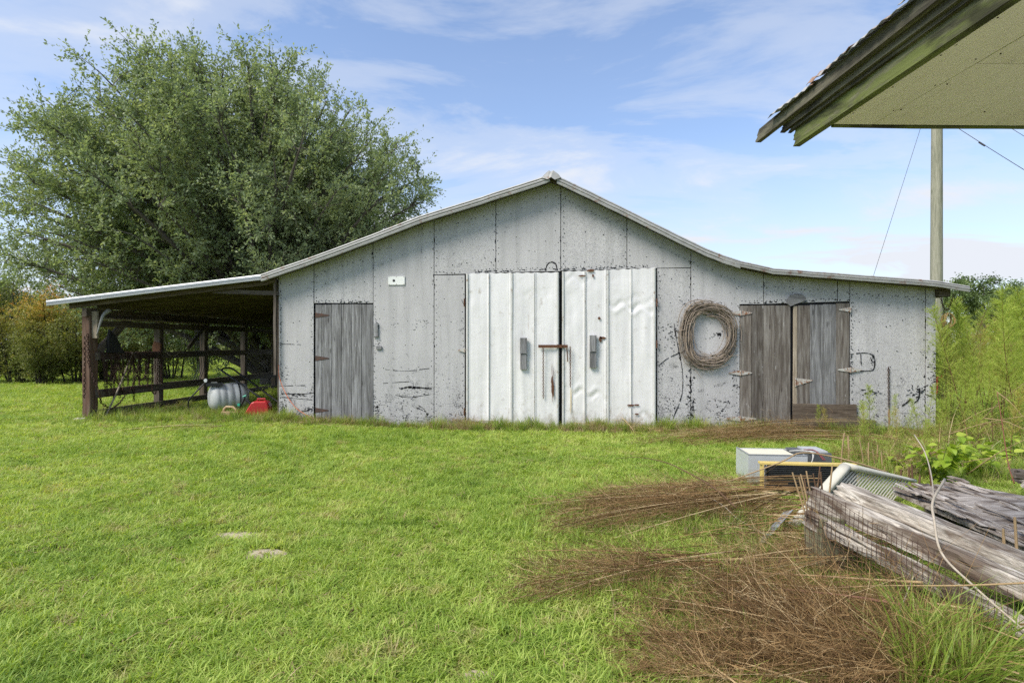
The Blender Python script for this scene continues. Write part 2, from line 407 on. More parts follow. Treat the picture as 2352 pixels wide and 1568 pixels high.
# black backing sheet, side and rear walls
xs = [XR - .01] + [x for x in RPX[::-1] if XL < x < XR] + [XL + .01]
bk = [(XL + .01, -.05)] + [(XR - .01, -.05)] + [(x, roofz(x) - .085) for x in xs]
MB().prism([(x, .05, z) for x, z in bk], (0, .03, 0)).build('backing_sheet', M_BLACK, barn)
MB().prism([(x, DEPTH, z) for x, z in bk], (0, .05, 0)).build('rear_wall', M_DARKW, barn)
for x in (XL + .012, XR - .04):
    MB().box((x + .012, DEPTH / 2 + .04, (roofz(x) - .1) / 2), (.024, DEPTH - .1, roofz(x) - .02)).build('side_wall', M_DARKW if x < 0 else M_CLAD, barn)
board('corner_board', (XL - .012, .03, .1), (XL - .012, .03, roofz(XL) - .1), .05, .03, (0, 1, 0), M_POST, barn)

# nails: tiny heads in rows along the seams and scattered, one joined part
nail = MB()
def dot(x, z, r=.0085, y=-.0035):
    n = 6; a0 = random.random() * 6
    ring = [(x + r * math.cos(a0 + 2 * math.pi * k / n), y, z + r * math.sin(a0 + 2 * math.pi * k / n)) for k in range(n)]
    nail.prism(ring, (0, .012, 0))
def inwall(x, z):
    if z > roofz(x) - .2 or z < gz(x, 0) + .05: return False
    for (u0, u1, v) in ((722, 860, 695), (1066, 1511, 618), (1697, 1955, 690)):
        if wx(u0) < x < wx(u1) and z < wz(u0, v) + .04: return False
    return True
for u in (645, 716, 727, 853, 862, 992, 1002, 1134, 1144, 1283, 1294, 1435, 1446, 1583, 1593, 1749, 1759, 1920, 1929, 1948, 1957, 2121, 2131):
    x = wx(u); z = .1
    while z < 4.8:
        if u in (645, 727, 862, 1002, 1144, 1294, 1446, 1593, 1957, 2131, 1759) or random.random() < .45:
            if inwall(x, z): dot(x + random.uniform(-.012, .012), z)
        z += random.uniform(.10, .15)
for u in range(660, 2140, 12):                      # along the eave and in loose rows
    x = wx(u) + random.uniform(-.05, .05); z = roofz(x) - .26 - random.uniform(0, .05)
    if random.random() < .75 and inwall(x, z): dot(x, z)
for row in np.arange(.3, 4.7, .42):
    for u in range(660, 2140, 34):
        x = wx(u) + random.uniform(-.16, .16); z = row + random.uniform(-.14, .14)
        if inwall(x, z): dot(x, z, random.uniform(.006, .010))
for (u0, u1, v0, v1) in ((728, 852, 692, 692), (1000, 1066, 627, 627), (1090, 1500, 621, 611), (1705, 1945, 694, 688)):
    for k in range(int((u1 - u0) / 9)):
        t = k / ((u1 - u0) / 9); u = lerp(u0, u1, t) + random.uniform(-2, 2); dot(wx(u), wz(u, lerp(v0, v1, t)) + random.uniform(0, .03))
for (u, v0, v1) in ((1063, 636, 960), (1514, 622, 960), (1694, 705, 965), (1957, 700, 900)):
    for v in range(v0, v1, 13): dot(wx(u) + random.uniform(-.02, .02), wz(u, v + random.uniform(-4, 4)), .009)
tag(nail.build('nail_heads', M_BLACK, barn), kind='stuff')

# bare tar where the paint was scraped off: each mark has its own outline
tar = MB()
def blot(u, v, w_, h_, n=11, rough=.5, ang=0):
    w_, h_, n, rough = w_ * .72, h_ * .72, n + 3, min(.75, rough + .2)
    c = W(u, v); pts = []
    for k in range(n):
        a = 2 * math.pi * k / n; q = random.uniform(1 - rough, 1 + rough * .4)
        dx, dz = math.cos(a) * w_ / 2 * q / 120, math.sin(a) * h_ / 2 * q / 120
        pts.append((c.x + dx * math.cos(ang) - dz * math.sin(ang), -.002, c.z + dx * math.sin(ang) + dz * math.cos(ang)))
    tar.prism(pts, (0, .006, 0))
def scratch(pts, w_=2.2):
    P = [W(u, v) for u, v in pts]
    Q = spline(P, 5) if len(P) > 2 else [P[0].lerp(P[1], i / 6) for i in range(7)]
    for a, b_ in zip(Q[:-1], Q[1:]):
        if random.random() < .12: continue
        d = (b_ - a).normalized(); n_ = Vector((-d.z, 0, d.x)); h = w_ / 240 * random.uniform(.3, 1.2)
        tar.prism([(p.x, -.002, p.z) for p in (a - n_ * h, b_ + d * .01 - n_ * h * .8, b_ + d * .01 + n_ * h, a + n_ * h)], (0, .006, 0))
def cluster(u, v, w_, h_, n, s=5, ang=0, asp=1.0):
    for _ in range(int(n * 1.7)): blot(random.gauss(u, w_ / 3), random.gauss(v, h_ / 3), s * random.uniform(.15, 1.1) ** 1.3 * asp * 1.1, s * random.uniform(.12, .9), 9, .6, ang)
scratch([(1548, 742), (1553, 775), (1560, 810), (1567, 850), (1568, 890), (1562, 920), (1550, 950), (1540, 975)], 2.4)
scratch([(1512, 840), (1535, 822), (1566, 808)], 1.8)
scratch([(1566, 812), (1575, 800), (1578, 788)], 4)
for a in ((1548, 755, 26, 26, 14, 8), (1543, 778, 20, 20, 8, 6), (1652, 770, 16, 10, 10, 9), (1634, 771, 14, 8, 4, 6), (1562, 808, 8, 30, 10, 5)): cluster(*a)
cluster(1585, 900, 12, 120, 34, 8); cluster(1592, 945, 10, 60, 22, 9); cluster(1690, 880, 12, 60, 12, 6); cluster(1660, 930, 50, 50, 22, 6, 0, 1.5); cluster(1650, 952, 16, 26, 14, 7)
cluster(1545, 930, 40, 60, 18, 5); cluster(1688, 860, 10, 30, 8, 6); cluster(1680, 715, 20, 50, 8, 4)
scratch([(1953, 813), (1985, 810), (2003, 815), (2009, 830), (2007, 846), (1998, 851), (1960, 852)], 2.6); cluster(2006, 822, 8, 16, 12, 6); cluster(1955, 830, 4, 34, 10, 6); scratch([(1977, 812), (1978, 838)], 2)
cluster(2000, 902, 40, 14, 14, 6, 0, 2); cluster(2100, 893, 30, 20, 12, 6, .3, 1.6); scratch([(2112, 893), (2110, 915), (2100, 925)], 3); cluster(2108, 905, 8, 30, 14, 6)
scratch([(2072, 932), (2086, 922), (2092, 916)], 4); cluster(2140, 880, 14, 60, 26, 7); scratch([(2126, 905), (2140, 912), (2149, 918)], 2.5); cluster(2146, 840, 6, 90, 26, 7)
cluster(2143, 960, 8, 60, 18, 6); cluster(2000, 940, 60, 50, 12, 5)
scratch([(920, 893), (942, 888), (958, 890), (990, 892)], 4); scratch([(938, 890), (968, 890)], 5); scratch([(900, 905), (940, 912), (985, 906)], 2.2); scratch([(955, 935), (978, 945)], 3); scratch([(957, 928), (975, 940)], 2)
scratch([(885, 848), (930, 852), (985, 846)], 1.6); scratch([(880, 880), (940, 876)], 1.5)
cluster(912, 925, 40, 40, 30, 5); cluster(870, 940, 22, 40, 22, 6); cluster(867, 945, 8, 20, 8, 9); blot(981, 951, 9, 11, 10, .2); cluster(940, 905, 60, 22, 24, 4, 0, 2); cluster(930, 960, 90, 20, 40, 5); cluster(985, 960, 18, 16, 10, 6)
cluster(700, 945, 50, 40, 36, 5); scratch([(645, 903), (690, 905), (720, 902)], 3); scratch([(645, 886), (700, 885)], 2); scratch([(648, 912), (715, 918)], 2.4); scratch([(645, 790), (690, 791)], 2)
cluster(683, 907, 50, 8, 18, 5, 0, 2.2); cluster(652, 940, 16, 40, 26, 7); cluster(655, 860, 16, 40, 14, 6); cluster(645, 780, 3, 330, 44, 5); cluster(711, 941, 18, 8, 8, 9, .2, 2)
cluster(660, 920, 26, 26, 14, 6); cluster(719, 840, 3, 240, 30, 4); cluster(860, 850, 3, 250, 34, 4)
cluster(868, 745, 12, 26, 18, 7); cluster(868, 790, 12, 20, 8, 6); cluster(955, 745, 20, 24, 8, 5); cluster(975, 740, 14, 22, 6, 5); cluster(905, 745, 8, 24, 5, 5); cluster(970, 530, 10, 14, 5, 5)
cluster(950, 855, 60, 30, 14, 4); cluster(1040, 880, 40, 90, 20, 4); cluster(1058, 950, 18, 40, 16, 5); cluster(1530, 790, 26, 90, 14, 5)
for (u0, u1, n) in ((1065, 1510, 60), (1700, 1950, 26), (722, 858, 14)):
    for _ in range(n):
        u = random.uniform(u0, u1); v = lerp(626, 613, (u - 1065) / 445) if u0 == 1065 else (lerp(698, 690, (u - 1700) / 250) if u0 == 1700 else 695)
        blot(u, v - random.uniform(0, 3), random.uniform(4, 12), random.uniform(2, 5), 8)
scratch([(1253, 622), (1257, 608), (1266, 602), (1276, 606), (1280, 620)], 3); cluster(1266, 603, 18, 4, 8, 5)
cluster(1830, 682, 22, 12, 18, 7); scratch([(1838, 690), (1847, 683), (1840, 678), (1822, 679), (1816, 690)], 5)
for u in (721, 857, 997, 1139, 1288, 1440, 1587, 1754, 1924, 1952, 2126):          # torn paper along the seams
    z0 = 0.15
    for _ in range(34 if u in (1139, 1587) else 18):
        v = random.uniform(440, 970)
        if inwall(wx(u) - .02, wz(u, v)) and inwall(wx(u) + .02, wz(u, v)): blot(u + random.uniform(-2.5, 1.5), v, random.uniform(1.5, 4), random.uniform(4, 16), 7, .4)
for u, v in ((1540, 870), (1660, 705), (1620, 760), (1500, 560), (1570, 700), (1700, 660), (1560, 690), (1655, 695)): cluster(u, v, 16, 10, 4, 4)
tag(tar.build('bare_tar_marks', M_BLACK, barn), kind='stuff')
# rust streak under the wall chain, brown print below
def rot_patch(u, v, w_, h_, mat, name, y=-.003):
    c = W(u, v); n = 14
    pts = [(c.x + math.cos(2 * math.pi * k / n) * w_ / 240 * random.uniform(.6, 1.1), y, c.z + math.sin(2 * math.pi * k / n) * h_ / 240 * random.uniform(.8, 1.1)) for k in range(n)]
    return MB().prism(pts, (0, .004, 0)).build(name, mat, barn)
M_STREAK = plain('rust_streak', (.25, .15, .085), .8, 0, .3, 12)
rot_patch(2042, 958, 5, 44, M_STREAK, 'rust_streak')
# cover plate with a pipe hole
pc = W(911, 644.5); M_WHITE = plain('white_plate', (.75, .76, .74), .5, 0, .06, 8)
pl = MB().box((pc.x, -.012, pc.z), (.325, .014, .165)).build('cover_plate', M_WHITE, barn)
MB().lathe([(.024, 0), (.024, .006)], Matrix.Translation((pc.x - .05, -.018, pc.z)) @ Matrix.Rotation(R(90), 4, 'X'), 14).build('hole', M_BLACK, pl)
for sx in (-.145, 0, .145):
    for sz in (-.07, .07): MB().lathe([(.006, 0), (.006, .004)], Matrix.Translation((pc.x + sx, -.018, pc.z + sz)) @ Matrix.Rotation(R(90), 4, 'X'), 8).build('screw', M_RUST, pl)

# ------------------------------------------------------------------ plank door
def hinge(u, v, lu, ru, mat, parent, h=.05, y=-.035, tilt=0):
    """strap hinge: knuckle at u, pointed leaves reaching to lu and ru"""
    k = W(u, v); mb = MB()
    for e in (lu, ru):
        if abs(e - u) < 1: continue
        x = W(e, v).x; s = 1 if x > k.x else -1
        mb.prism([(k.x, y, k.z - h), (x - s * .02, y, k.z - .012 + tilt * (x - k.x)), (x, y, k.z + tilt * (x - k.x)), (x - s * .02, y, k.z + .012 + tilt * (x - k.x)), (k.x, y, k.z + h)][::s], (0, .006, 0))
    o = mb.build('hinge', mat, parent)
    p = MB().tube([(k.x, y - .004, k.z - h * 1.05), (k.x, y - .004, k.z + h * 1.05)], .011, 8).build('pin', mat, o) if parent is barn else None
    return o
edges = [725, 739.7, 762, 785, 808, 831, 858]
dz0 = gz(-4, 0) + .02
xa, xb = wx(725), wx(857)
pd = MB().box(((xa + xb) / 2, .034, (wz(790, 698) + dz0) / 2), (xb - xa + .03, .012, wz(790, 697) - dz0)).build('plank_door', M_BLACK, barn)
for i in range(6):
    x0, x1 = wx(edges[i]), wx(edges[i + 1]) - .006
    zt = wz(790, 699) + random.uniform(-.008, .006); zb = dz0 + random.uniform(-.03, .03)
    board('board', ((x0 + x1) / 2, .004, zb), ((x0 + x1) / 2, .004, zt), x1 - x0, .024, (1, 0, 0), M_GREYDOOR, pd, .003, .0015, 5, i)
for v in (724, 822.6, 941.6): hinge(725, v, 725, 757 if v != 941.6 else 756, M_HINGED, pd, .05, -.014)
blk = W(864, 757)
board('turn_button', (blk.x + .01, -.02, blk.z - .14), (blk.x, -.02, blk.z + .13), .085, .03, (1, 0, 0), M_GREYDOOR, barn, .006, .004, 4)
blk = W(871, 798); board('turn_button', (blk.x - .05, -.02, blk.z), (blk.x + .05, -.02, blk.z), .07, .03, (0, 0, 1), M_GREYDOOR, barn, .006, .003, 2)
stn = W(735, 972, -.06); MB().box((stn.x, -.06, .06), (.2, .1, .12)).build('sill_block', plain('pale_block', (.42, .45, .47), .8), barn)

# ------------------------------------------------------------------ white metal double doors
def dents(seed, n):
    r = random.Random(seed); return [(r.random(), r.random(), r.uniform(.04, .16), r.uniform(.03, .14), r.uniform(-.006, .006)) for _ in range(n)]
def sheet(u0, u1, vt0, vt1, vb, parent, seed, creases=()):
    x0, x1 = wx(u0), wx(u1); zt0, zt1 = wz(u0, vt0), wz(u1, vt1); zb = wz((u0 + u1) / 2, vb)
    nx_, nz_ = 56, 70; ds = dents(seed, 34); vs = []
    r = np.random.default_rng(seed)
    for i in range(nx_ + 1):
        s = i / nx_; x = lerp(x0, x1, s); zt = lerp(zt0, zt1, s)
        rib = 0
        for c_, wd_ in ((.02, .026), (.5, .020), (.98, .026), (.065, .014), (.935, .014)):
            rib = max(rib, max(0, 1 - abs(s - c_) / wd_)) if wd_ > .015 else max(rib, .5 * max(0, 1 - abs(s - c_) / wd_))
        for j in range(nz_ + 1):
            t = j / nz_; z = lerp(zb, zt, t); y = -.018 * rib
            for (a, b_, p, q, h) in ds:
                d2 = ((s - a) / p) ** 2 + ((t - b_) / q) ** 2
                if d2 < 6: y += h * math.exp(-d2)
            for (cs, ct, cl_, ch) in creases:          # sharp fold lines across the sheet
                e = abs((t - ct) + .02 * math.sin(s * 17 + ct * 40) + (s - cs) * .05)
                y += ch * max(0, 1 - e / .02) * math.exp(-((s - cs) / cl_) ** 2)
            if j == 0: y += .01 * math.sin(s * 23 + seed)
            vs.append((x, y - .022, z + (.006 * math.sin(s * 31 + seed) if j == nz_ else 0)))
    k = nz_ + 1
    fs = [(i * k + j, (i + 1) * k + j, (i + 1) * k + j + 1, i * k + j + 1) for i in range(nx_) for j in range(nz_)]
    return MB().poly(vs, fs).build('metal_sheet', M_DOOR, parent, smooth=True)
M_RIB = plain('rib_metal', (.52, .52, .50), .55, .15, .2, 9, (.24, .16, .09), .58)
def leaf(u0, um, u1, vts, vb, seed, cr):
    x0, x1 = wx(u0), wx(u1); z0, z1 = wz(u0, vb), wz(u0, max(vts) + 2)
    d = MB().box(((x0 + x1) / 2, .022, (z0 + z1) / 2), (x1 - x0 - .03, .028, z1 - z0 - .02)).build('metal_door', M_DARKW, barn)
    
    for k, (s_, wd_) in enumerate(((.012, .04), (.245, .014), (.49, .042), (.735, .014), (.985, .04))):      # seam ribs
        u_ = lerp(u0, u1, s_); x_ = wx(u_); zt_ = wz(u_, lerp(vts[0], vts[2], s_)) - .006; zb_ = wz(u_, vb)
        MB().prism([(x_ - wd_ / 2, -.036, zb_), (x_ - wd_ * .28, -.046, zb_), (x_ + wd_ * .28, -.046, zb_), (x_ + wd_ / 2, -.036, zb_)], (random.uniform(-.006, .006), 0, zt_ - zb_)).build('rib', M_RIB, d)
    sheet(u0, um, vts[0], vts[1], vb, d, seed, cr[0]); sheet(um, u1, vts[1], vts[2], vb, d, seed + 1, cr[1]); return d
dl = leaf(1071, 1175, 1284, (628.5, 627, 626), 990, 3, ([], [(.4, .87, .4, .006)]))
dr = leaf(1291, 1393, 1506, (624, 620.5, 615.5), 992, 9, ([(.6, .24, .7, .018), (.5, .265, .5, -.012), (.3, .95, .4, .012)], [(.5, .77, .6, .02), (.4, .75, .5, -.014), (.7, .81, .4, .01), (.8, .1, .3, .012)]))
def wblock(u, v0, v1, vm, parent):
    a, m_, b_ = W(u, v0), W(u, vm), W(u, v1)
    board('handle', (a.x, -.075, a.z), (a.x, -.075, m_.z), .125, .06, (1, 0, 0), M_GREYDOOR, parent, .004, .002, 2, int(u))
    board('handle', (a.x, -.06, m_.z - .004), (a.x, -.06, b_.z), .12, .05, (1, 0, 0), M_GREYDOOR, parent, .004, .002, 2, int(u) + 1)
wblock(1203, 776, 848, 811, dl); wblock(1361.5, 770, 844, 807, dr)
a, b_ = W(1236.7, 795), W(1304, 796)
MB().box(((a.x + b_.x) / 2, -.075, a.z), (b_.x - a.x, .012, .055)).build('latch_bar', M_RUST, dl)
for u in (1281, 1290): MB().tube([(wx(u), -.11, a.z + .02), (wx(u), -.06, a.z + .03), (wx(u), -.02, a.z - .03)], .008, 6).build('latch_bolt', M_RUST, dl)
MB().tube([W(1302, 797, -.09), W(1303, 812, -.075), W(1304, 830, -.06)], .011, 6).build('latch_pin', M_RUST, dr)
for (u, v) in ((1067, 695), (1067, 945)): hinge(u, v, u - 3, u + 4, M_RUST, barn, .07, -.03)
hinge(1068, 803.5, 1051, 1072, M_HINGE, barn, .045, -.03)
for v in (695, 790): hinge(1508, v, 1505, 1511, M_RUST, barn, .07, -.045)
for k in range(26):
    q = random.gauss(0, .5); rot_patch(1270 + random.gauss(0, 1.6) + q * 1.5, 888 + q * 34, random.uniform(1.2, 4.5) * max(.3, 1 - abs(q)), random.uniform(8, 34), M_RUST, 'rust_patch', -.050 - .0002 * k)
for (u, v, w_, h_) in ((1376, 731, 7, 7), (1384, 776, 16, 6), (1379, 779, 7, 14), (1449, 930, 18, 5), (1462, 929, 14, 4), (1357, 622, 20, 6), (1362, 634, 5, 8), (1336, 634, 18, 4), (1462, 950, 10, 4)):
    rot_patch(u, v, w_, h_, M_RUST, 'rust_patch', -.047)
rot_patch(1311, 920, 4, 60, plain('rust_stain_pale', (.55, .46, .30), .7), 'rust_streak', -.046)

# ------------------------------------------------------------------ wooden double doors
zb = gz(4.5, 0) + .03
def wleaf(ed, vt, zbot, mats, tilt, y0):
    x0, x1 = wx(ed[0]), wx(ed[-1]); u = ed[0]
    d = MB().box(((x0 + x1) / 2, .035, (wz(u, vt[0]) + zbot) / 2 - .02), (x1 - x0 - .02, .012, wz(u, max(vt)) - zbot - .04)).build('wooden_door', M_BLACK, barn)
    for i in range(len(ed) - 1):
        a, b_ = wx(ed[i]), wx(ed[i + 1]) - .006; s = i / (len(ed) - 1)
        board('board', ((a + b_) / 2 - tilt, y0, zbot + random.uniform(-.01, .01)), ((a + b_) / 2, y0, wz(u, lerp(vt[0], vt[1], s)) + random.uniform(-.006, .008)), b_ - a, .026, (1, 0, 0), mats[i], d, .003, .0016, 6, int(ed[i]))
    return d
wl = wleaf([1700, 1726, 1753.6, 1780.5, 1816], (702, 701), zb, [M_BROWNDOOR] * 4, 0, .004)
wr = wleaf([1822, 1831, 1860.6, 1891, 1920.6, 1951], (702, 697), zb, [M_PALEW, M_BROWNDOOR, M_GREYDOOR, M_GREYDOOR, M_BROWNDOOR], .008, .0)
p0, p1 = W(1821, 960, -.03), W(1966, 961, -.03)
kick = wood('kick_plank_wood', (.05, .036, .027), (.115, .088, .066), (.17, .14, .11), .1)
board('kick_plank', (p0.x, -.03, p0.z), (p1.x, -.03, p1.z - .01), .52, .03, (0, 0, 1), kick, wr, .006, .012, 7, 4)
for v, a, b_ in ((719, 1676, 1727), (856, 1672, 1727), (961, 1664, 1737)): hinge(1700, v, a, b_, M_HINGE, barn, .048, -.022)
hinge(1952, 711, 1924, 1955, M_HINGE, barn, .045, -.026); hinge(1952, 849, 1922, 1979, M_HINGE, barn, .045, -.026); hinge(1826, 877, 1826, 1866, M_HINGE, barn, .075, -.024, .1)
# worn round block over the doors, rotten bit at the corner
c = W(1829, 691); cap = [(c.x - .17, -.04, c.z - .05)] + [(c.x + .17 * math.cos(a), -.04, c.z + .13 * math.sin(a)) for a in np.linspace(math.pi * .92, .25, 9)] + [(c.x + .13, -.04, c.z + .0), (c.x - .12, -.04, c.z - .10)]
MB().prism(cap[::-1], (0, .05, 0)).build('lintel_block', M_GREYDOOR, barn)
c = W(1985, 965); rr = random.Random(3)
MB().prism([(c.x + dx, -.05, c.z + dz) for dx, dz in ((-.32, .16), (-.2, .14), (-.05, .03), (.16, .01), (.2, -.03), (-.02, -.06), (-.2, -.12), (-.33, -.1))][::-1], (0, .03, 0)).build('rotten_offcut', M_DARKW, barn)
board('sill_board', W(1950, 992, -.09), W(2150, 990, -.09), .07, .05, (0, 0, 1), M_POST, barn, .006, .006, 5)

# ------------------------------------------------------------------ roof
def trim(i0, i1, y, prof, mat, name, wob=.0, sub=4, ext=0):
    pts = []
    for i in range(i0, i1):
        for k in range(sub): pts.append(RP[i].lerp(RP[i + 1], k / sub))
    pts.append(RP[i1].copy()); vs = []; n = len(prof); r = random.Random(i0)
    for i, p in enumerate(pts):
        o = r.uniform(-wob, wob); o2 = r.uniform(-wob, wob)
        for q, (dy, dz) in enumerate(prof): vs.append((p.x, y + dy + o2 * .6, p.z + dz + o * (.3 + .7 * q / n)))
    fs = [(i * n + k, (i + 1) * n + k, (i + 1) * n + k + 1, i * n + k + 1) for i in range(len(pts) - 1) for k in range(n - 1)]
    o = MB().poly(vs, fs).build(name, mat, barn)
    sm = o.modifiers.new('thickness', 'SOLIDIFY'); sm.thickness = .003; return o
PR = [(.10, .012), (.0, .008), (-.012, -.012), (.002, -.028), (-.014, -.05), (-.012, -.066), (.004, -.085), (-.012, -.10), (-.006, -.128), (.02, -.132)]
PL = [(.10, .006), (.0, .004), (-.012, -.014), (-.012, -.042), (.004, -.052), (.004, -.066), (-.01, -.076), (-.008, -.095), (.015, -.098)]
trim(0, 2, YF, PL, M_GALV, 'rake_trim', .001)
trim(2, 10, YF - .006, PR, M_GALVOLD, 'rake_trim', .006)
trim(11, 17, YF - .006, PR, M_GALVOLD, 'rake_trim', .005)
trim(16, 21, YF - .010, [(a, b_ * .72) for a, b_ in PR], M_GALVOLD, 'rake_trim', .005)
# ridge cap: a folded piece bent over the end of the ridge
rp = RP[10]; vs = []
for y, s in ((YF - .03, 1.0), (YF + .02, 1.15), (DEPTH + .2, 1.1)):
    for dx, dz in ((-.17, -.075), (-.11, -.01), (-.035, .055), (0, .03), (.04, .055), (.12, -.005), (.18, -.08)): vs.append((rp.x + .02 + dx * s, y, rp.z + .005 + dz * s))
fs = [(r_ * 7 + k, r_ * 7 + k + 1, (r_ + 1) * 7 + k + 1, (r_ + 1) * 7 + k) for r_ in range(2) for k in range(6)]
vs += [(rp.x - .04, YF - .05, rp.z - .11), (rp.x + .02, YF - .055, rp.z - .07), (rp.x + .09, YF - .05, rp.z - .12)]
fs += [(0, 1, 2, 21), (21, 2, 3, 22), (22, 3, 4, 23), (4, 5, 6, 23)]
rc = MB().poly(vs, fs).build('ridge_cap', M_GALVOLD, barn); rc.modifiers.new('thickness', 'SOLIDIFY').thickness = .004
# roof sheets run from eave to ridge; each laps its neighbour
def rsheet(i0, i1, y0, y1, mat, lift):
    prof = [(0, .0), (.04, .0), (.055, .018), (.07, .0)] + [(q, 0) for q in (.3, .5)] + [(y1 - y0 - .07, .0), (y1 - y0 - .055, .018), (y1 - y0 - .04, .0), (y1 - y0 + .03, .0)]
    vs = [(RP[i].x, y0 + dy, RP[i].z + dz + lift - .006) for i in range(i0, i1 + 1) for dy, dz in prof]; n = len(prof)
    fs = [(i * n + k, (i + 1) * n + k, (i + 1) * n + k + 1, i * n + k + 1) for i in range(i1 - i0) for k in range(n - 1)]
    o = MB().poly(vs, fs).build('roof_sheet', mat, barn); o.modifiers.new('thickness', 'SOLIDIFY').thickness = .002
NS = 12; sw = (DEPTH + .3 - YF) / NS
for k in range(NS):
    y0 = YF + k * sw
    rsheet(0, 2, y0, y0 + sw, M_GALV, .002 * (k % 2)); rsheet(2, 10, y0, y0 + sw, M_GALVOLD, .002 * (k % 2) + .004); rsheet(10, 16, y0, y0 + sw, M_GALVOLD, .002 * (k % 2)); rsheet(16, 21, y0, y0 + sw, M_GALVOLD, .002 * (k % 2) + .004)
# boards carrying the sheets
def rbeam(xa, xb, y, h, th, mat, drop, name='rafter'):
    xs_ = [xa] + [x for x in RPX if xa + .1 < x < xb - .1] + [xb]
    up = [(x, y, roofz(x) - drop) for x in xs_]; dn = [(x, y, roofz(x) - drop - h) for x in xs_[::-1]]
    return MB().prism(up + dn, (0, th, 0)).build(name, mat, barn)
rbeam(XL + .1, RP[10].x, -.20, .07, .04, M_DARKW, .045, 'fly_rafter'); rbeam(RP[10].x, XR + .1, -.20, .06, .04, M_DARKW, .045, 'fly_rafter')
M_RAFT0 = wood('front_rafter_wood', (.055, .042, .028), (.105, .082, .055), (.16, .13, .09), .1)
rbeam(wx(172), XL - .02, -.14, .15, .045, M_RAFT0, .03)
for y in (.55, 1.15, 1.75, 2.4, 3.0, 3.6, 4.25, 4.9, 5.55, 6.2, 6.9, 7.5): rbeam(wx(172), XL - .01, y, .15, .045, M_DARKW, .05)
for k, x in enumerate(np.linspace(RPX[0] + .5, XL - .3, 9)):
    board('purlin', (x, YF + .05, roofz(x) - .036), (x, DEPTH + .2, roofz(x) - .036), .09, .024, (1, 0, .2), M_DARKW, barn)
for x in (-4.6, -3.4, -2.2, -1, 1, 2.2, 3.4, 5, 6.4):
    board('purlin', (x, YF + .06, roofz(x) - .045), (x, DEPTH + .2, roofz(x) - .045), .09, .03, (1, 0, .2), M_DARKW, barn)
MB().box((XR + .08, .1, roofz(XR) - .15), (.2, .4, .13)).build('eave_block', M_DARKW, barn)

# ------------------------------------------------------------------ lean-to posts and rails
XP = W(208, 800).x; YPS = [0, 1.96, 3.67, 5.62, 7.45]
for i, y in enumerate(YPS):
    zt = roofz(XP) - .2
    pw = .15 if i else .17
    board('post', (XP, y, gz(XP, y) - .15), (XP + (.01 if i else -.015), y, zt), pw, .15 if i else .21, (1, 0, 0), M_REDPOST if i == 0 else (M_POST, M_DARKW, M_POST, M_DARKW)[i - 1], barn, .01, .004, 5, i)
board('post_strip', (XP - .115, -.02, gz(XP, 0) - .02), (XP - .115, -.02, 2.0), .045, .06, (1, 0, 0), M_PALEW, barn, .004, .006, 5, 8)
board('cleat', (XP + .115, -.03, 1.72), (XP + .115, -.03, 2.26), .14, .05, (1, 0, 0), M_PALEW, barn, .005, .004, 4)
board('plate_beam', (XP + .02, -.18, 2.23), (XP + .02, DEPTH, 2.23), .16, .10, (0, 0, 1), M_DARKW, barn, .006, .004, 6)
for z, h, x, mt in ((2.02, .13, XP + .1, M_DARKW), (1.345, .15, XP + .09, M_POST), (.60, .17, XP + .09, M_POST), (.20, .14, XP + .09, M_POST)):
    for k in range(4):
        board('rail', (x, YPS[k] - (.06 if k else -.03), z + random.uniform(-.012, .012)), (x, YPS[k + 1] - .065, z + random.uniform(-.012, .012)), h, .045, (0, 0, 1), mt if k < 2 else (M_DARKW if k == 2 else M_POST), barn, .005, .004, 4, k)
board('pole_rail', (XP + .16, .05, 2.12), (XP + .16, 3.6, 2.13), .05, .05, (0, 0, 1), M_PALEW, barn, .012, .004, 4)
board('knee_brace', (XP + .06, .12, 1.45), (XP + .06, .95, 2.15), .15, .07, (0, 0, 1), M_POST, barn, .008, .004, 4)
board('knee_brace', (XP + .1, 2.9, 1.5), (XP + .1, 3.6, 2.1), .10, .05, (0, 0, 1), M_DARKW, barn, .008, .004, 4)
a, b_ = W(488, 669, -.06), W(639, 673.5, -.06)
board('tie_board', a, b_, .085, .04, (0, 0, 1), M_POST, barn, .004, .003, 4)
board('jamb_board', (XL - .03, -.08, 1.0), (XL - .03, -.08, roofz(XL) - .1), .05, .04, (1, 0, 0), M_POST, barn, .004, .004, 4)
# ================================================================== near porch eave
ED = ray(1150, 790); ED.z = 0; ED.normalize(); ER = Vector((ED.y, -ED.x, 0))
def E(r, d, z): return Vector((0, CAMY, z)) + ER * r + ED * d
porch = thing('porch', E(3.4, 0, 0), 'porch eave overhead with pale green soffit, mossy fascia and rusty metal roof edge', 'porch')
def soffit_mat():
    m, nt, b, _ = newmat('soffit_paint'); c, r = ocoord(nt)
    g1 = nz(nt, mapp(nt, c, (2, 60, 60)), 1.0, 4, .6, .3); big = nz(nt, c, 1.6, 5, .6, .5)
    cc = ramp(nt, big, [(.3, (.84, .76, .72)), (.5, (.92, .84, .80)), (.7, (.95, .88, .85))])
    cc = mix(nt, ramp(nt, g1, [(.5, 0), (.75, .3)]), cc, (.60, .53, .40))
    sp = nz(nt, mapp(nt, c, (8, 22, 22)), 1.0, 5, .75)
    cc = mix(nt, ramp(nt, sp, [(.64, 0), (.70, .9)]), cc, (.10, .085, .05))
    mo = nz(nt, mapp(nt, c, (1.5, 4, 4), (4, 2, 1)), 1.0, 5, .7)
    cc = mix(nt, ramp(nt, mo, [(.58, 0), (.75, .5)]), cc, (.24, .27, .13))
    setc(nt, b, cc, .8, bump=g1, bs=.25, bd=.004, spec=.25); return m
M_SOF = soffit_mat()
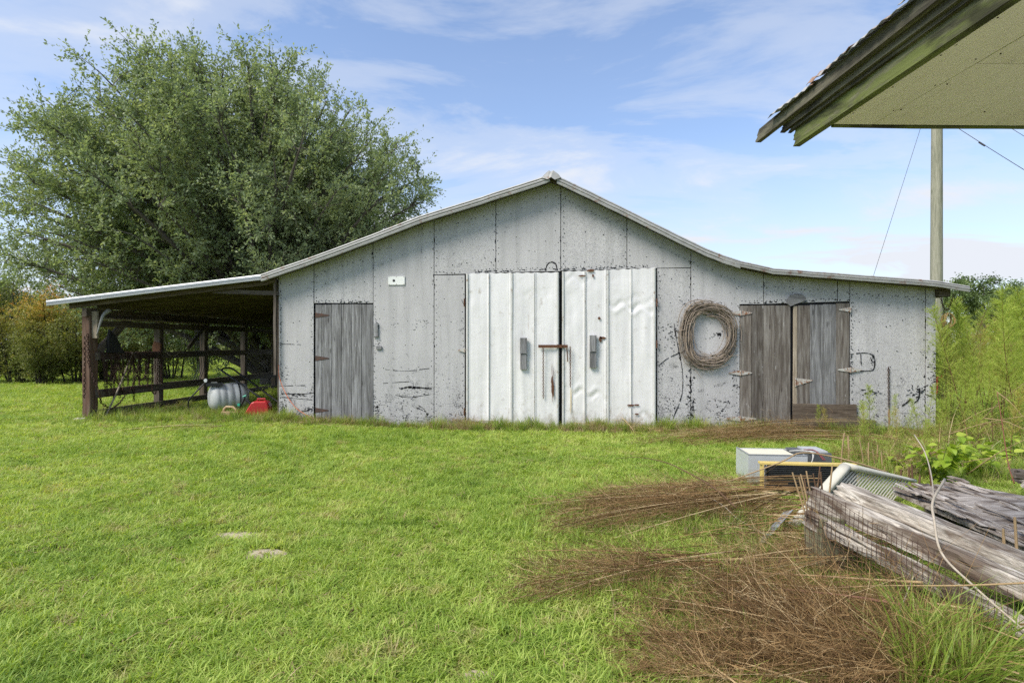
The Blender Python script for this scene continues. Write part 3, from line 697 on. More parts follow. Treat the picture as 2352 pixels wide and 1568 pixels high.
M_MOSS = wood('mossy_fascia', (.09, .09, .055), (.17, .175, .095), (.26, .25, .16), .1, (.15, .18, .05), .47, (.03, .028, .02), .8)
M_FASC = wood('dark_fascia', (.05, .045, .036), (.11, .10, .075), (.22, .21, .15), .2, (.17, .17, .11), .62, (.018, .016, .014), .8)
ZS = 2.75
def slab(name, r0, r1, d0, d1, z, th, mat, jag=0, sk=0):
    r_ = random.Random(int(r0 * 100)); mid = E((r0 + r1) / 2, (d0 + d1) / 2, z)
    M = Matrix((ED, -ER, Vector((0, 0, 1)))).transposed().to_4x4(); M.translation = mid
    out = [E(r0, d0, z), E(r1, d0, z)] + [E(lerp(r1, r0, k / 6), d1 + sk * (1 - k / 6) + (r_.uniform(-jag, jag) if jag else 0), z) for k in range(7)]
    return MB().prism(out, (0, 0, th)).build(name, mat, porch, M)
MB().poly([E(r, d, ZS + .03) for r, d in ((1.73, -3.5), (3.4, -3.5), (3.4, 2.95), (1.73, 2.95))], [(0, 1, 2, 3)]).build('soffit_backing', M_BLACK, porch)
for (r0, r1, ds) in ((1.735, 1.95, (-3.5, .4, 2.95)), (1.957, 3.4, (-3.5, -.9, .7, 2.30, 2.955))):
    for k in range(len(ds) - 1): slab('soffit_panel', r0, r1, ds[k] + .003, ds[k + 1] - .003, ZS + .001 * k, .012, M_SOF, 0)
sn = MB()
for r0 in (1.76, 1.93, 1.975, 2.4, 2.8):
    for d in np.arange(-1, 2.95, .27): sn.lathe([(.0035, -.0012), (.003, .003)], Matrix.Translation(E(r0 + random.uniform(-.01, .01), d + random.uniform(-.03, .03), ZS)), 6)
tag(sn.build('soffit_nails', M_RUSTDK, porch), kind='stuff')
board('end_fascia', E(1.76, 2.985, ZS + .085), E(3.6, 2.985, ZS + .085), .17, .03, (0, 0, 1), M_MOSS, porch, .003, .002, 4)
def fboard(name, r, th, z0, z1, d1, mat, jag):
    """long board along the eave with a ragged weathered far end"""
    r_ = random.Random(int(z0 * 1000)); n = 9; k0 = E(r - th / 2, -3.5, 0)
    M = Matrix((ED, -ER, Vector((0, 0, 1)))).transposed().to_4x4(); M.translation = E(r, 0, (z0 + z1) / 2)
    end = [(d1 + r_.uniform(-jag, jag) + .05 * (1 - k / n), lerp(z0, z1, k / n)) for k in range(n + 1)]
    out = [E(r - th / 2, d, z) for d, z in [(-3.5, z0)] + end + [(-3.5, z1)]]
    return MB().prism(out, ER * th).build(name, mat, porch, M)
fboard('fascia_board', 1.715, .04, ZS - .005, ZS + .105, 3.22, M_MOSS, .02)
fboard('fascia_strip', 1.688, .02, ZS + .082, ZS + .108, 3.24, M_FASC, .01)
fboard('fascia_board', 1.672, .022, ZS + .100, ZS + .155, 3.30, M_FASC, .01)
fboard('fascia_board', 1.645, .03, ZS + .135, ZS + .205, 3.56, M_FASC, .012)
M_RUSTROOF = plain('rusty_roof_edge', (.36, .35, .34), .6, .2, .35, 5, (.26, .13, .065), .52)
ends = [3.36, 2.96, 2.62, 2.25, 1.8, 1.3, .8, .2, -.6, -1.6, -3.4]
for k in range(len(ends) - 1):                                     # corrugated sheets, each end lapping the next
    d1, d0 = ends[k], ends[k + 1]; n = 26; vs = []
    for i in range(n + 1):
        s = i / n; d = lerp(d0 - .05, d1, s); wv = .005 * math.sin(d * 2 * math.pi / .075)
        for (r, dz) in ((1.600 + .010 * math.sin(d * 9 + k), -.022 - .010 * s), (1.63, 0), (2.6, .36), (3.6, .74)): vs.append(E(r, d, ZS + .214 + dz + wv * (1 if r < 1.64 else .8) + .014 * s + (.01 if k % 2 else 0)))
    fs = [(i * 4 + q, (i + 1) * 4 + q, (i + 1) * 4 + q + 1, i * 4 + q + 1) for i in range(n) for q in range(3)]
    o = MB().poly(vs, fs).build('roof_sheet', M_RUSTROOF, porch); o.modifiers.new('thickness', 'SOLIDIFY').thickness = .002
M_CONC = plain('bounce_slab_concrete', (.42, .41, .385), .9, 0, .2, 5, (.28, .27, .25), .6)
MB().prism([E(1.3, -3.5, -.05), E(3.6, -3.5, -.05), E(3.6, 2.2, -.05), E(1.3, 2.2, -.05)], (0, 0, .17)).build('bounce_slab', M_CONC, porch)  # unseen pale slab, added to bounce neutral light up onto the soffit
for d in (2.0, -.2, -3.2): board('porch_post', E(3.25, d, -.1), E(3.25, d, ZS + .05), .12, .12, ER, M_SILVER, porch, .008)
board('porch_beam', E(3.25, -3.4, ZS - .09), E(3.25, 2.9, ZS - .09), .18, .1, (0, 0, 1), M_SOF, porch)

# ================================================================== foliage builders
def leafquads(C, D, L, Wd, r, upmix=.5):
    """diamond leaves at points C, pointing along D"""
    n = len(C); D = D / (np.linalg.norm(D, axis=1, keepdims=True) + 1e-9)
    Nn = r.normal(size=(n, 3)); Nn[:, 2] += upmix * 2
    S = np.cross(D, Nn); S /= (np.linalg.norm(S, axis=1, keepdims=True) + 1e-9)
    L = np.broadcast_to(np.asarray(L).reshape(-1, 1), (n, 1)); Wd = np.broadcast_to(np.asarray(Wd).reshape(-1, 1), (n, 1))
    Nv = np.cross(S, D)
    a = C; t = C + D * L; m = C + D * L * .58 + Nv * L * .06
    V = np.stack([a, m + S * Wd / 2, t, m - S * Wd / 2], 1).reshape(-1, 3)
    Q = np.arange(n * 4).reshape(n, 4); return V, Q
def ribbons(P, width, r):
    """P (n,k,3) polylines -> tapered ribbons"""
    n, k, _ = P.shape; T = P[:, -1] - P[:, 0]
    S = np.cross(T, r.normal(size=(n, 3))); S /= (np.linalg.norm(S, axis=1, keepdims=True) + 1e-9)
    tap = np.linspace(1, .35, k).reshape(1, k, 1); wv = np.broadcast_to(np.asarray(width).reshape(-1, 1, 1), (n, 1, 1))
    A = P + S[:, None] * wv * tap / 2; B2 = P - S[:, None] * wv * tap / 2
    V = np.stack([A, B2], 2).reshape(-1, 3); b0 = (np.arange(n) * k * 2)[:, None]; j = np.arange(k - 1)[None] * 2
    Q = np.stack([b0 + j, b0 + j + 1, b0 + j + 3, b0 + j + 2], -1).reshape(-1, 4); return V, Q
def unit(v): return v / (np.linalg.norm(v, axis=-1, keepdims=True) + 1e-9)
M_BARK = plain('grey_bark', (.115, .10, .085), .95, 0, .5, 14, bs=.8, bd=.02)
M_BARKD = plain('dark_bark', (.05, .042, .034), .95, 0, .4, 14, bs=.8, bd=.02)
M_OAK = leafmat('oak_leaves', [(0, (.15, .20, .11)), (.45, (.255, .315, .17)), (.8, (.345, .40, .215)), (1, (.44, .47, .26))], .5, .42, spec=.3)
M_SHRUB = leafmat('autumn_shrub_leaves', [(0, (.08, .105, .032)), (.4, (.17, .195, .055)), (.66, (.31, .30, .075)), (.85, (.46, .36, .09)), (1, (.55, .28, .08))], .5, .35)
M_FAR = leafmat('far_wood_leaves', [(0, (.065, .10, .04)), (.5, (.13, .185, .065)), (1, (.21, .27, .095))], .6, .25)

def big_tree(name, base, ctr, rad, nl, seed, leaf_n, label, mat=M_OAK, LL=.10, trunk_r=.30, group=None, low=-.75):
    """limbs grow from the trunk to the rim of an uneven crown; boughs and twigs leave them; leaves sit on the twigs"""
    r = np.random.default_rng(seed); t = thing(name, base, label, 'tree', group)
    base = np.array(base); ctr = np.array(ctr); rad = np.array(rad)
    wood_ = MB(); fork = base + np.array([.15, 0, (ctr[2] - base[2]) * .42])
    topp = ctr + np.array([.3, 0, rad[2] * .35])
    tp = bez(base - np.array([0, 0, .2]), fork, topp, 12); wood_.tube(tp, list(np.linspace(trunk_r * 1.15, .07, 12)), 9)
    boughs = []
    for i in range(nl + 18):
        a = i * 2.39996 + r.uniform(-.25, .25); el = math.asin(np.clip(lerp(low, .97, ((i + .5) / nl) ** .85), -1, 1)) if i < nl else r.uniform(.95, 1.5)
        d = np.array([math.cos(a) * math.cos(el), math.sin(a) * math.cos(el), math.sin(el)])
        end = ctr + d * rad * np.array([1 - .16 * max(0, d[2]), 1, 1]) * r.uniform(.86, 1.0)
        h = np.clip(.22 + .5 * (el / 1.5 + .4), .15, .9); s = np.array(tp[int(h * 10)])
        mid = s * .45 + end * .55 + np.array([0, 0, .10 * np.linalg.norm(end - s)]) * (1 if el < .6 else .3) + r.normal(size=3) * .3
        p = np.array([list(q) for q in bez(s, mid, end, 10)])
        Ln = np.linalg.norm(end - s); wood_.tube(p.tolist(), list(np.linspace(.05 + .014 * Ln, .012, 10)), 6)
        boughs.append((p, Ln))
    twP = []
    for p, Ln in boughs:
        nb = int(4 + Ln * 1.6)
        for k in range(nb):
            f = r.uniform(.28, 1.0); q = f * 9; j = min(8, int(q)); o = p[j] + (p[j + 1] - p[j]) * (q - j)
            tdir = unit(p[j + 1] - p[j]); dv = unit(tdir * .8 + r.normal(size=3) * .75 + np.array([0, 0, .22]))
            L = Ln * r.uniform(.14, .30) * (1.25 - .8 * f)
            e = o + dv * L; m_ = o + dv * L * .5 + np.array([0, 0, .07 * L]) + r.normal(size=3) * .05
            bp = np.array([list(x) for x in bez(o, m_, e, 6)])
            wood_.tube(bp.tolist(), list(np.linspace(.018, .005, 6)), 3, False)
            for _ in range(int(4 + L * 5.5)):
                g = r.uniform(.12, 1.0); jj = min(4, int(g * 5)); oo = bp[jj] + (bp[jj + 1] - bp[jj]) * (g * 5 - jj)
                dd = unit(unit(bp[jj + 1] - bp[jj]) * .7 + r.normal(size=3) * .7 + np.array([0, 0, .12]))
                twP.append((oo, dd, r.uniform(.35, .95)))
    O = np.array([x[0] for x in twP]); Dd = np.array([x[1] for x in twP]); Lt = np.array([x[2] for x in twP])
    per = max(3, int(leaf_n / len(twP)))
    tp_ = np.stack([O, O + Dd * Lt[:, None] * .5 + r.normal(size=O.shape) * .03, O + Dd * Lt[:, None]], 1)
    Vt, Qt = ribbons(tp_, .008, r)
    sfrac = r.uniform(.1, 1.02, (len(O), per)); C = (O[:, None] + Dd[:, None] * (Lt[:, None] * sfrac)[..., None] + r.normal(size=(len(O), per, 3)) * .035).reshape(-1, 3)
    LD = unit(np.repeat(Dd, per, 0) + r.normal(size=C.shape) * .75)
    # leaf colour varies at random, twig by twig and leaf by leaf
    base_t = np.repeat(r.normal(.46, .16, len(O)), per) + r.normal(0, .14, len(C)); base_t = np.clip(base_t, 0, 1)
    V, Q = leafquads(C, LD, LL * r.uniform(.7, 1.25, len(C)), LL * .5 * r.uniform(.7, 1.2, len(C)), r, .55)
    add('crown', mesh_np('crown', V - base, Q, mat, False, np.repeat(base_t, 4)), t, Matrix.Translation(base))
    o = wood_.build('trunk', M_BARK, t)
    add('twigs', mesh_np('twigs', Vt - base, Qt, M_BARKD), o, Matrix.Translation(base))
    return t
tb = PT(618, 868, 20.5); tb.z = 0
tc_ = PT(530, 482, 20.5)
big_tree('oak_tree', tb, tc_, (7.6, 5.8, 5.15), 150, 77, 460000, 'big spreading leafy oak tree behind the open lean-to', LL=.108)

def shrub(name, loc, h, wd, seed, n, label, tmean, group=None, mat=M_SHRUB, LL=.075, orange_top=.25):
    r = np.random.default_rng(seed); t = thing(name, loc, label, 'shrub', group); wood_ = MB(); loc = np.array(loc); tw = []
    for i in range(11):
        a = r.uniform(0, 6.28); d = np.array([math.cos(a), math.sin(a), 0])
        s = loc + d * r.uniform(.05, .35); e = loc + d * wd * r.uniform(.15, .55) + np.array([0, 0, h * r.uniform(.65, .98)])
        p = np.array([list(x) for x in bez(s - np.array([0, 0, .1]), s * .6 + e * .4 + np.array([0, 0, h * .15]), e, 8)]); wood_.tube(p.tolist(), list(np.linspace(.035, .008, 8)), 5)
        for k in range(26):
            f = r.uniform(.12, 1); j = min(6, int(f * 7)); o = p[j] + (p[j + 1] - p[j]) * (f * 7 - j)
            dd = unit(np.array([math.cos(a) * .5, math.sin(a) * .5, .25]) + r.normal(size=3) * np.array([.8, .8, .45])); L = wd * r.uniform(.14, .36)
            e2 = o + dd * L; bp = np.array([list(x) for x in bez(o, o + dd * L * .5 + np.array([0, 0, .1 * L]), e2, 4)]); wood_.tube(bp.tolist(), [.008, .006, .004, .003], 3, False)
            for q in range(6):
                g_ = r.uniform(.2, 1); o2 = o + dd * L * g_; tw.append((o2, unit(dd * .5 + r.normal(size=3) * .8), r.uniform(.15, .45)))
    O = np.array([x[0] for x in tw]); Dd = np.array([x[1] for x in tw]); Lt = np.array([x[2] for x in tw]); per = max(2, n // len(tw))
    C = (O[:, None] + Dd[:, None] * (Lt[:, None] * r.uniform(0, 1, (len(O), per)))[..., None] + r.normal(size=(len(O), per, 3)) * .03).reshape(-1, 3)
    tn = tmean + orange_top * np.clip((C[:, 2] - loc[2]) / h - .35, 0, 1) + np.repeat(r.normal(0, .10, len(O)), per) + r.normal(0, .08, len(C))
    V, Q = leafquads(C, unit(np.repeat(Dd, per, 0) + r.normal(size=C.shape) * .8), LL * r.uniform(.7, 1.3, len(C)), LL * .5, r, .7)
    add('foliage', mesh_np('foliage', V - loc, Q, mat, False, np.repeat(np.clip(tn, 0, 1), 4)), t, Matrix.Translation(loc))
    wood_.build('stems', M_BARKD, t); return t
def grd(u, t): p = PT(u, 800, t); p.z = gz(p.x, p.y); return p
hedge = 'hedge of autumn shrubs left of the barn'
sA = shrub('autumn_shrub', grd(35, 21.5), 3.5, 2.6, 11, 17000, 'broad orange-topped shrub in the hedge beside the outermost shrub', .42, hedge, orange_top=.78)
sB = shrub('autumn_shrub', grd(175, 21.5), 3.2, 2.4, 12, 17000, 'olive green shrub with yellow tips just left of the lean-to corner post', .34, hedge, orange_top=.35)
sC = shrub('green_shrub', grd(395, 24), 3.3, 2.8, 13, 15000, 'dark green shrub seen through the open side of the lean-to', .2, None, orange_top=.1)
def put(src, u, t, s, rz, label, group=None):
    p = grd(u, t); o = copy_tree(src, Matrix.Translation(p) @ Matrix.Rotation(rz, 4, 'Z') @ Matrix.Diagonal((s, s, s, 1)))
    tag(o, label, None, group); return o
for u, t, s, rz, src, lb in ((-70, 21.5, 1.0, 2, sA, 'orange-topped shrub at the outer end of the hedge'), (105, 22.6, 1.02, 4, sA, 'orange-topped shrub standing behind the small olive shrub')): put(src, u, t, s, rz, lb, hedge)
for u, t, s, rz, lb in ((245, 22.5, .95, 1.3, 'olive green shrub directly behind the lean-to corner post'), (100, 20.6, .72, 3, 'small olive shrub growing in front of the hedge row')): put(sB, u, t, s, rz, lb, hedge)
sA['group'] = sB['group'] = hedge
for u, t, s, rz in ((330, 27, 1.0, 1), (460, 30, 1.1, 2.2), (540, 40, 1.2, 3.1), (600, 36, 1.0, .4), (660, 42, 1.3, 5)): put(sC, u, t, s, rz, 'dark green shrub seen through the open side of the lean-to', 'shrubs behind the lean-to')
sC['group'] = 'shrubs behind the lean-to'
for u, t, s, rz in ((20, 27, 1.5, 1), (-110, 27, 1.6, 4), (150, 28, 1.35, 2), (250, 29, 1.3, 5)): put(sC, u, t, s, rz, 'tall dark green shrub behind the autumn hedge', 'shrubs behind the hedge')

# far wood on the right
def far_tree(name, loc, h, wd, seed, n, label, group):
    r = np.random.default_rng(seed); t = thing(name, loc, label, 'tree', group); loc = np.array(loc)
    MB().tube([loc, loc + np.array([.1, 0, h * .5]), loc + np.array([.2, 0, h * .9])], [.22, .14, .04], 6).build('trunk', M_BARKD, t)
    cs = []
    for i in range(34):
        z = r.uniform(.22, .96); rr_ = wd * math.sqrt(max(.05, 1 - ((z - .5) / .52) ** 2)) * r.uniform(.3, 1); a = r.uniform(0, 6.28)
        cs.append((loc + np.array([math.cos(a) * rr_, math.sin(a) * rr_, z * h]), r.uniform(.6, 1.25)))
    per = n // 34; C = np.concatenate([c_ + r.normal(size=(per, 3)) * np.array([s, s, s * .6]) * .55 for c_, s in cs])
    tn = np.concatenate([np.full(per, r.normal(.45, .16)) for _ in cs]) + r.normal(0, .12, len(C))
    V, Q = leafquads(C, r.normal(size=C.shape), .26, .17, r, .8)
    add('crown', mesh_np('crown', V - loc, Q, M_FAR, False, np.repeat(np.clip(tn, 0, 1), 4)), t, Matrix.Translation(loc)); return t
FL = 'distant tree in the wood beyond the field on the right'
f1 = far_tree('far_tree', grd(2200, 66), 9.2, 3.6, 21, 5600, FL, 'far wood'); f2 = far_tree('far_tree', grd(2290, 70), 9.6, 4.0, 22, 5600, FL, 'far wood')
for i, u in enumerate((2010, 2055, 2090, 2130, 2165, 2235, 2262, 2325, 2350, 2385, 2430, 2480, 2530)):
    o = put((f1, f2)[i % 2], u, 62 + (i * 37 % 17) + (30 if u < 2140 else 0), (.80 + (i * 29 % 20) / 80) * (.92 if u < 2100 else 1.0), i * 1.3, FL, 'far wood')
put(f2, 1985 + 18, 84, 1.0, 2, FL, 'far wood')
BL = 'distant tree beyond the field behind the barn'
for i, u in enumerate((-160, -90, 10, 120, 210, 290, 350, 410, 470, 520, 575, 640, 700)):
    put((f1, f2)[i % 2], u, 60 + (i * 23 % 19), .75 + (i * 17 % 20) / 60, i * 2.1, BL, 'trees beyond the field')

# ================================================================== dog fennel: tall feathery weeds
def fennel_mesh(seed, h, nb, nth, tw, dry=False):
    r = np.random.default_rng(seed); V = []; Qs = []; tn = []; off = 0
    bend = r.normal(size=2) * .10 * h
    def stem(z): return np.stack([bend[0] * (z / h) ** 2, bend[1] * (z / h) ** 2, z], -1)
    zs = np.linspace(0, h, 9); sp = stem(zs)[None]
    sw = []
    for k in range(2):
        v, q = ribbons(sp, .016, r); V.append(v); Qs.append(q + off); off += len(v); sw.append(len(v))
    nstem = off
    z = h * r.uniform(.16, .99, nb) ** .7; o = stem(z); a = r.uniform(0, 6.28, nb)
    L = (.42 * (1 - (z / h)) ** .7 + .10) * r.uniform(.6, 1.2, nb)
    d = np.stack([np.cos(a), np.sin(a), r.uniform(.7, 1.5, nb)], -1); d = unit(d)
    bp = np.stack([o, o + d * L[:, None] * .5, o + d * L[:, None] + np.array([0, 0, .0]) + r.normal(size=(nb, 3)) * .03], 1)
    v, q = ribbons(bp, .004, r); V.append(v); Qs.append(q + off); off += len(v)
    f = r.uniform(.08, 1, (nb, nth)); O = (o[:, None] + d[:, None] * (L[:, None] * f)[..., None]).reshape(-1, 3)
    td = unit(np.repeat(d, nth, 0) * 1.1 + r.normal(size=O.shape) * .55); tl = .10 * r.uniform(.5, 1.3, len(O))
    S = unit(np.cross(td, r.normal(size=O.shape))) * tw
    tri = np.stack([O - S, O + td * tl[:, None] * .55 + S * .2, O + td * tl[:, None], O + S], 1).reshape(-1, 3)
    V.append(tri); Qs.append(np.arange(len(tri)).reshape(-1, 4) + off)
    T = np.concatenate([np.full(nstem, .97), np.full(len(v), .62), np.repeat(np.clip(r.normal(.32, .16, len(O)), 0, .75), 4)])
    return np.concatenate(V), np.concatenate(Qs), T
M_FENN2 = leafmat('fennel_straw', [(0, (.34, .33, .07)), (.35, (.50, .46, .12)), (.62, (.52, .42, .16)), (.8, (.36, .25, .11)), (1, (.19, .10, .06))], .6, .4)
M_FENN3 = leafmat('fennel_dry', [(0, (.22, .15, .07)), (.4, (.32, .22, .11)), (1, (.20, .12, .07))], .7, .25)
M_FENN = leafmat('fennel_green', [(0, (.22, .32, .05)), (.35, (.38, .47, .08)), (.62, (.52, .54, .14)), (.8, (.33, .26, .10)), (.97, (.15, .075, .045)), (1, (.13, .07, .045))], .6, .4)
FM = []
for i in range(5):
    V, Q, Tn = fennel_mesh(40 + i, 2.3 + .12 * i, 120, 24, .0026); FM.append(mesh_np('fennel', V, Q, (M_FENN, M_FENN, M_FENN2, M_FENN, M_FENN)[i], False, Tn))
V, Q, Tn = fennel_mesh(49, 2.4, 46, 8, .0022); FDRY = mesh_np('fennel', V, Q, M_FENN3, False, Tn)
FG = 'tall feathery weeds beside the barn'
frs = random.Random(5); spots = []
for u in range(2140, 2480, 11):
    for t in (10.8, 12.2, 13.8, 15.5):
        if frs.random() < .80: spots.append((u + frs.uniform(-9, 9), t + frs.uniform(-.7, .7)))
fi = 0
for u, t in spots:
    p = grd(u, t)
    if p.x < XR + .22 and p.y > -.25: continue
    s = frs.uniform(.62, 1.04) * (1.0 if u > 2190 else .9)
    if u > 2300: s *= 1.05
    M = Matrix.Translation(p) @ Matrix.Rotation(frs.uniform(0, 6.28), 4, 'Z') @ Matrix.Rotation(frs.uniform(-.16, .16), 4, 'X') @ Matrix.Rotation(frs.uniform(-.12, .12), 4, 'Y') @ Matrix.Diagonal((s * 1.1, s * 1.1, s, 1))
    dry = frs.random() < .2
    if dry: tag(add('dry_weed', FDRY, None, M), 'dry brown weed stalk standing in the feathery thicket right of the barn', 'weed', 'dry weeds in the thicket'); continue
    straw = (fi % 5) == 2; tag(add('feathery_weed', FM[fi % 5], None, M), 'tall feathery straw-yellow weed in the thicket right of the barn' if straw else 'tall feathery fresh green weed in the thicket right of the barn', 'weed', 'straw-yellow weeds in the thicket' if straw else FG); fi += 1
for (u, t, s, tx, ty, lb) in ((2225, 9.7, .86, .0, -.24, 'feathery weed with red-brown stem leaning toward the barn corner'), (2350, 9.3, .9, .1, -.28, 'feathery weed leaning over the bare tan stalks'), (2300, 10.0, .95, 0, .1, 'feathery weed leaning away from the barn at the thicket front'), (2180, 10.2, .72, 0, -.12, 'short feathery weed touching the right barn corner')):
    p = grd(u, t); tag(add('feathery_weed', FM[fi % 5], None, Matrix.Translation(p) @ Matrix.Rotation(ty, 4, 'Y') @ Matrix.Diagonal((s * 1.15, s * 1.15, s, 1))), lb, 'weed', 'leaning weeds right of the barn'); fi += 1
for (u, t, s) in ((1985, 9.9, .22), (1998, 9.6, .34), (2048, 9.8, .26), (2085, 9.9, .22), (2110, 9.5, .28), (1900, 9.9, .2), (1880, 10.1, .2), (2130, 9.3, .34), (2160, 9.0, .36), (1985, 8.4, .3), (2060, 8.6, .25), (2155, 8.0, .3), (2200, 8.2, .4), (2250, 7.8, .42), (2120, 7.4, .25), (2320, 7.5, .42), (2280, 8.6, .5), (2210, 9.0, .5), (2330, 8.6, .5)):
    p = grd(u, t); tag(add('young_feathery_weed', FM[fi % 5], None, Matrix.Translation(p) @ Matrix.Rotation(frs.uniform(0, 6), 4, 'Z') @ Matrix.Diagonal((s * 1.3, s * 1.3, s, 1))), 'small young feathery weed at the foot of the barn wall and timbers', 'weed', 'young weeds near the barn corner'); fi += 1

# broad-leaved weed: each leaf a part
M_BROAD = leafmat('broad_green_leaf', [(0, (.20, .31, .03)), (.6, (.32, .42, .05)), (1, (.44, .50, .09))], .45, .4, use='random')
lv = [(0, 0, 0), (.030, .018, .008), (.040, .048, .012), (.024, .082, .006), (0, .108, -.008), (-.024, .082, .006), (-.040, .048, .012), (-.030, .018, .008), (0, .05, -.002)]
LEAF = bpy.data.meshes.new('leaf'); LEAF.from_pydata(lv, [], [(0, 1, 8), (1, 2, 8), (2, 3, 8), (3, 4, 8), (4, 5, 8), (5, 6, 8), (6, 7, 8), (7, 0, 8)]); LEAF.materials.append(M_BROAD)
M_GSTEM = plain('green_stem', (.16, .20, .05), .6)
def broad(u, t, w_, h, n, seed, label):
    p = grd(u, t); th = thing('leafy_weed', p, label, 'weed', None); r = random.Random(seed); mb = MB()
    for k in range(max(4, n // 9)):
        a = r.uniform(0, 6.28); e = p + Vector((math.cos(a) * w_ * r.uniform(.2, 1), math.sin(a) * w_ * .6, h * r.uniform(.55, 1.05)))
        q = bez(p, p.lerp(e, .5) + Vector((0, 0, h * .25)), e, 6); mb.tube(q, .005, 4)
        for m_ in range(9):
            o = q[r.randint(1, 5)] + Vector((r.uniform(-.05, .05), r.uniform(-.05, .05), r.uniform(-.04, .04))); s = r.uniform(.7, 1.35)
            add('leaf', LEAF, th, Matrix.Translation(o) @ Matrix.Rotation(r.uniform(0, 6.28), 4, 'Z') @ Matrix.Rotation(r.uniform(-.9, .35), 4, 'X') @ Matrix.Rotation(r.uniform(-.5, .5), 4, 'Y') @ Matrix.Scale(s, 4))
    mb.build('stems', M_GSTEM, th)
broad(2155, 6.5, .42, .48, 120, 1, 'bright green broad-leaved weed behind the splintered plywood')
broad(2235, 6.8, .40, .52, 90, 2, 'taller broad-leaved green weed beside the feathery thicket')
broad(2080, 6.9, .25, .2, 30, 3, 'low broad-leaved weed sprouting behind the beige plastic chair')
broad(2330, 7.6, .3, .4, 36, 4, 'broad-leaved weed under the thicket by the dark timber ends')
# ================================================================== utility pole and wires
M_POLE = wood('treated_pole', (.16, .17, .12), (.27, .27, .20), (.36, .35, .28), .1)
pt = PT(2150, 640, 16.3); pole = thing('utility_pole', (pt.x, pt.y, 0), 'tall round wooden utility pole behind the barn roof', 'pole')
M0 = Matrix.Translation((pt.x, pt.y, 4.6)) @ Matrix.Rotation(R(-90), 4, 'Y')
MB().tube([(pt.x + .03 * k / 8, pt.y, -.3 + 10.3 * k / 8) for k in range(9)], [.165 - .0045 * k for k in range(9)], 14).build('shaft', M_POLE, pole, M0, True)
MB().tube([(pt.x + .15, pt.y - .02, 10 - k * .5) for k in range(16)], .012, 5).build('ground_wire', plain('grey_wire', (.12, .12, .12), .6), pole)
board('crossarm', (pt.x - 1.0, pt.y - .15, 9.4), (pt.x + 1.0, pt.y - .15, 9.4), .11, .09, (0, 0, 1), M_POLE, pole)
M_WIRE = plain('dark_wire', (.05, .05, .055), .6)
def wire(name, a, b_, sag, r, label, cat='wire'):
    mid = (Vector(a) + Vector(b_)) / 2 - Vector((0, 0, sag)); return tag(MB().tube(bez(a, mid, b_, 12), r, 5).build(name, M_WIRE, None, base=True), label, cat)
g0 = PT(2118, 283, 16.3); g1 = PT(2012, 615, 16.6); d = (g1 - g0); top = Vector((pt.x, pt.y, 8.9))
e = g0 + d * ((g0.z - 0) / -d.z)
wire('guy_wire', Vector((g0.x, g0.y, g0.z)) - d * .28, e, 0, .006, 'thin guy wire running down from the pole behind the barn roof')
wa = wire('power_line', PT(2172, 276, 16.3), PT(2352, 390, 13.2), .02, .008, 'thin overhead wire with a dark splice sloping down from the pole')
sp0, sp1 = PT(2249, 327, 14.9), PT(2262, 335, 14.7); MB().tube([sp0, sp1], .022, 6).build('splice', M_BLACK, wa)
wire('power_line', PT(2172, 200, 16.3), PT(2380, 330, 12.8), .02, .006, 'upper thin overhead wire sloping away from the pole')

# ================================================================== chains
def torus_link(L, r, wd, n=10, m=4):
    vs = []
    for i in range(n):
        a = 2 * math.pi * i / n; c = Vector((math.cos(a) * wd, 0, math.sin(a) * L)); t = Vector((-math.sin(a) * wd, 0, math.cos(a) * L)).normalized(); s = Vector((0, 1, 0)); b_ = t.cross(s)
        vs += [c + (s * math.cos(2 * math.pi * k / m) + b_ * math.sin(2 * math.pi * k / m)) * r for k in range(m)]
    return vs, [(i * m + k, i * m + (k + 1) % m, ((i + 1) % n) * m + (k + 1) % m, ((i + 1) % n) * m + k) for i in range(n) for k in range(m)]
def chain(name, path, link, mat, label, group=None, hook=False):
    """links threaded along a path; link = outer length of one"""
    P = [Vector(p) for p in path]; lv, lf = torus_link(link * .56, link * .12, link * .30); mb = MB()
    ds = [0]
    for a, b_ in zip(P[:-1], P[1:]): ds.append(ds[-1] + (b_ - a).length)
    def at(s):
        for i in range(len(P) - 1):
            if s <= ds[i + 1] or i == len(P) - 2: return P[i].lerp(P[i + 1], (s - ds[i]) / max(1e-6, ds[i + 1] - ds[i])), (P[i + 1] - P[i]).normalized()
    n = int(ds[-1] / (link * .86))
    for k in range(n + 1):
        p, t = at(min(ds[-1], k * link * .86)); q = t.to_track_quat('Z', 'Y').to_matrix() @ Matrix.Rotation((k % 2) * math.pi / 2 + .3, 3, 'Z')
        mb.poly([q @ v + p for v in lv], lf)
    if hook:
        p = P[-1]; mb.tube([p + Vector(v) for v in ((0, 0, 0), (0, 0, -.08), (.03, 0, -.13), (.075, 0, -.13), (.09, 0, -.09), (.08, 0, -.06))], [.012, .016, .018, .016, .012, .007], 6)
    return tag(mb.build(name, mat, None, smooth=True), label, 'chain', group)
a, b_ = W(1247.8, 799, -.09), W(1247.8, 914, -.06); chain('chain', [a, b_], .040, M_RUST, 'thin rusty chain hanging from the latch bar on the left white door')
a, b_ = W(1310, 798, -.09), W(1310, 890, -.06); chain('chain', [a, b_], .040, M_RUST, 'thin rusty chain hanging loose on the right white door')
a, b_ = W(2041, 845, -.02), W(2042, 938, -.02); chain('chain', [a, b_], .045, M_RUSTDK, 'dark rusty chain hanging flat on the wall right of the wooden doors')
ea = Vector((XR + .16, -.05, roofz(XR) - .2)); chain('chain', bez(ea + Vector((-.12, 0, 0)), ea + Vector((-.02, 0, -.52)), ea + Vector((.1, 0, .02)), 9), .045, M_RUSTDK, 'short chain looped under the right eave of the barn')
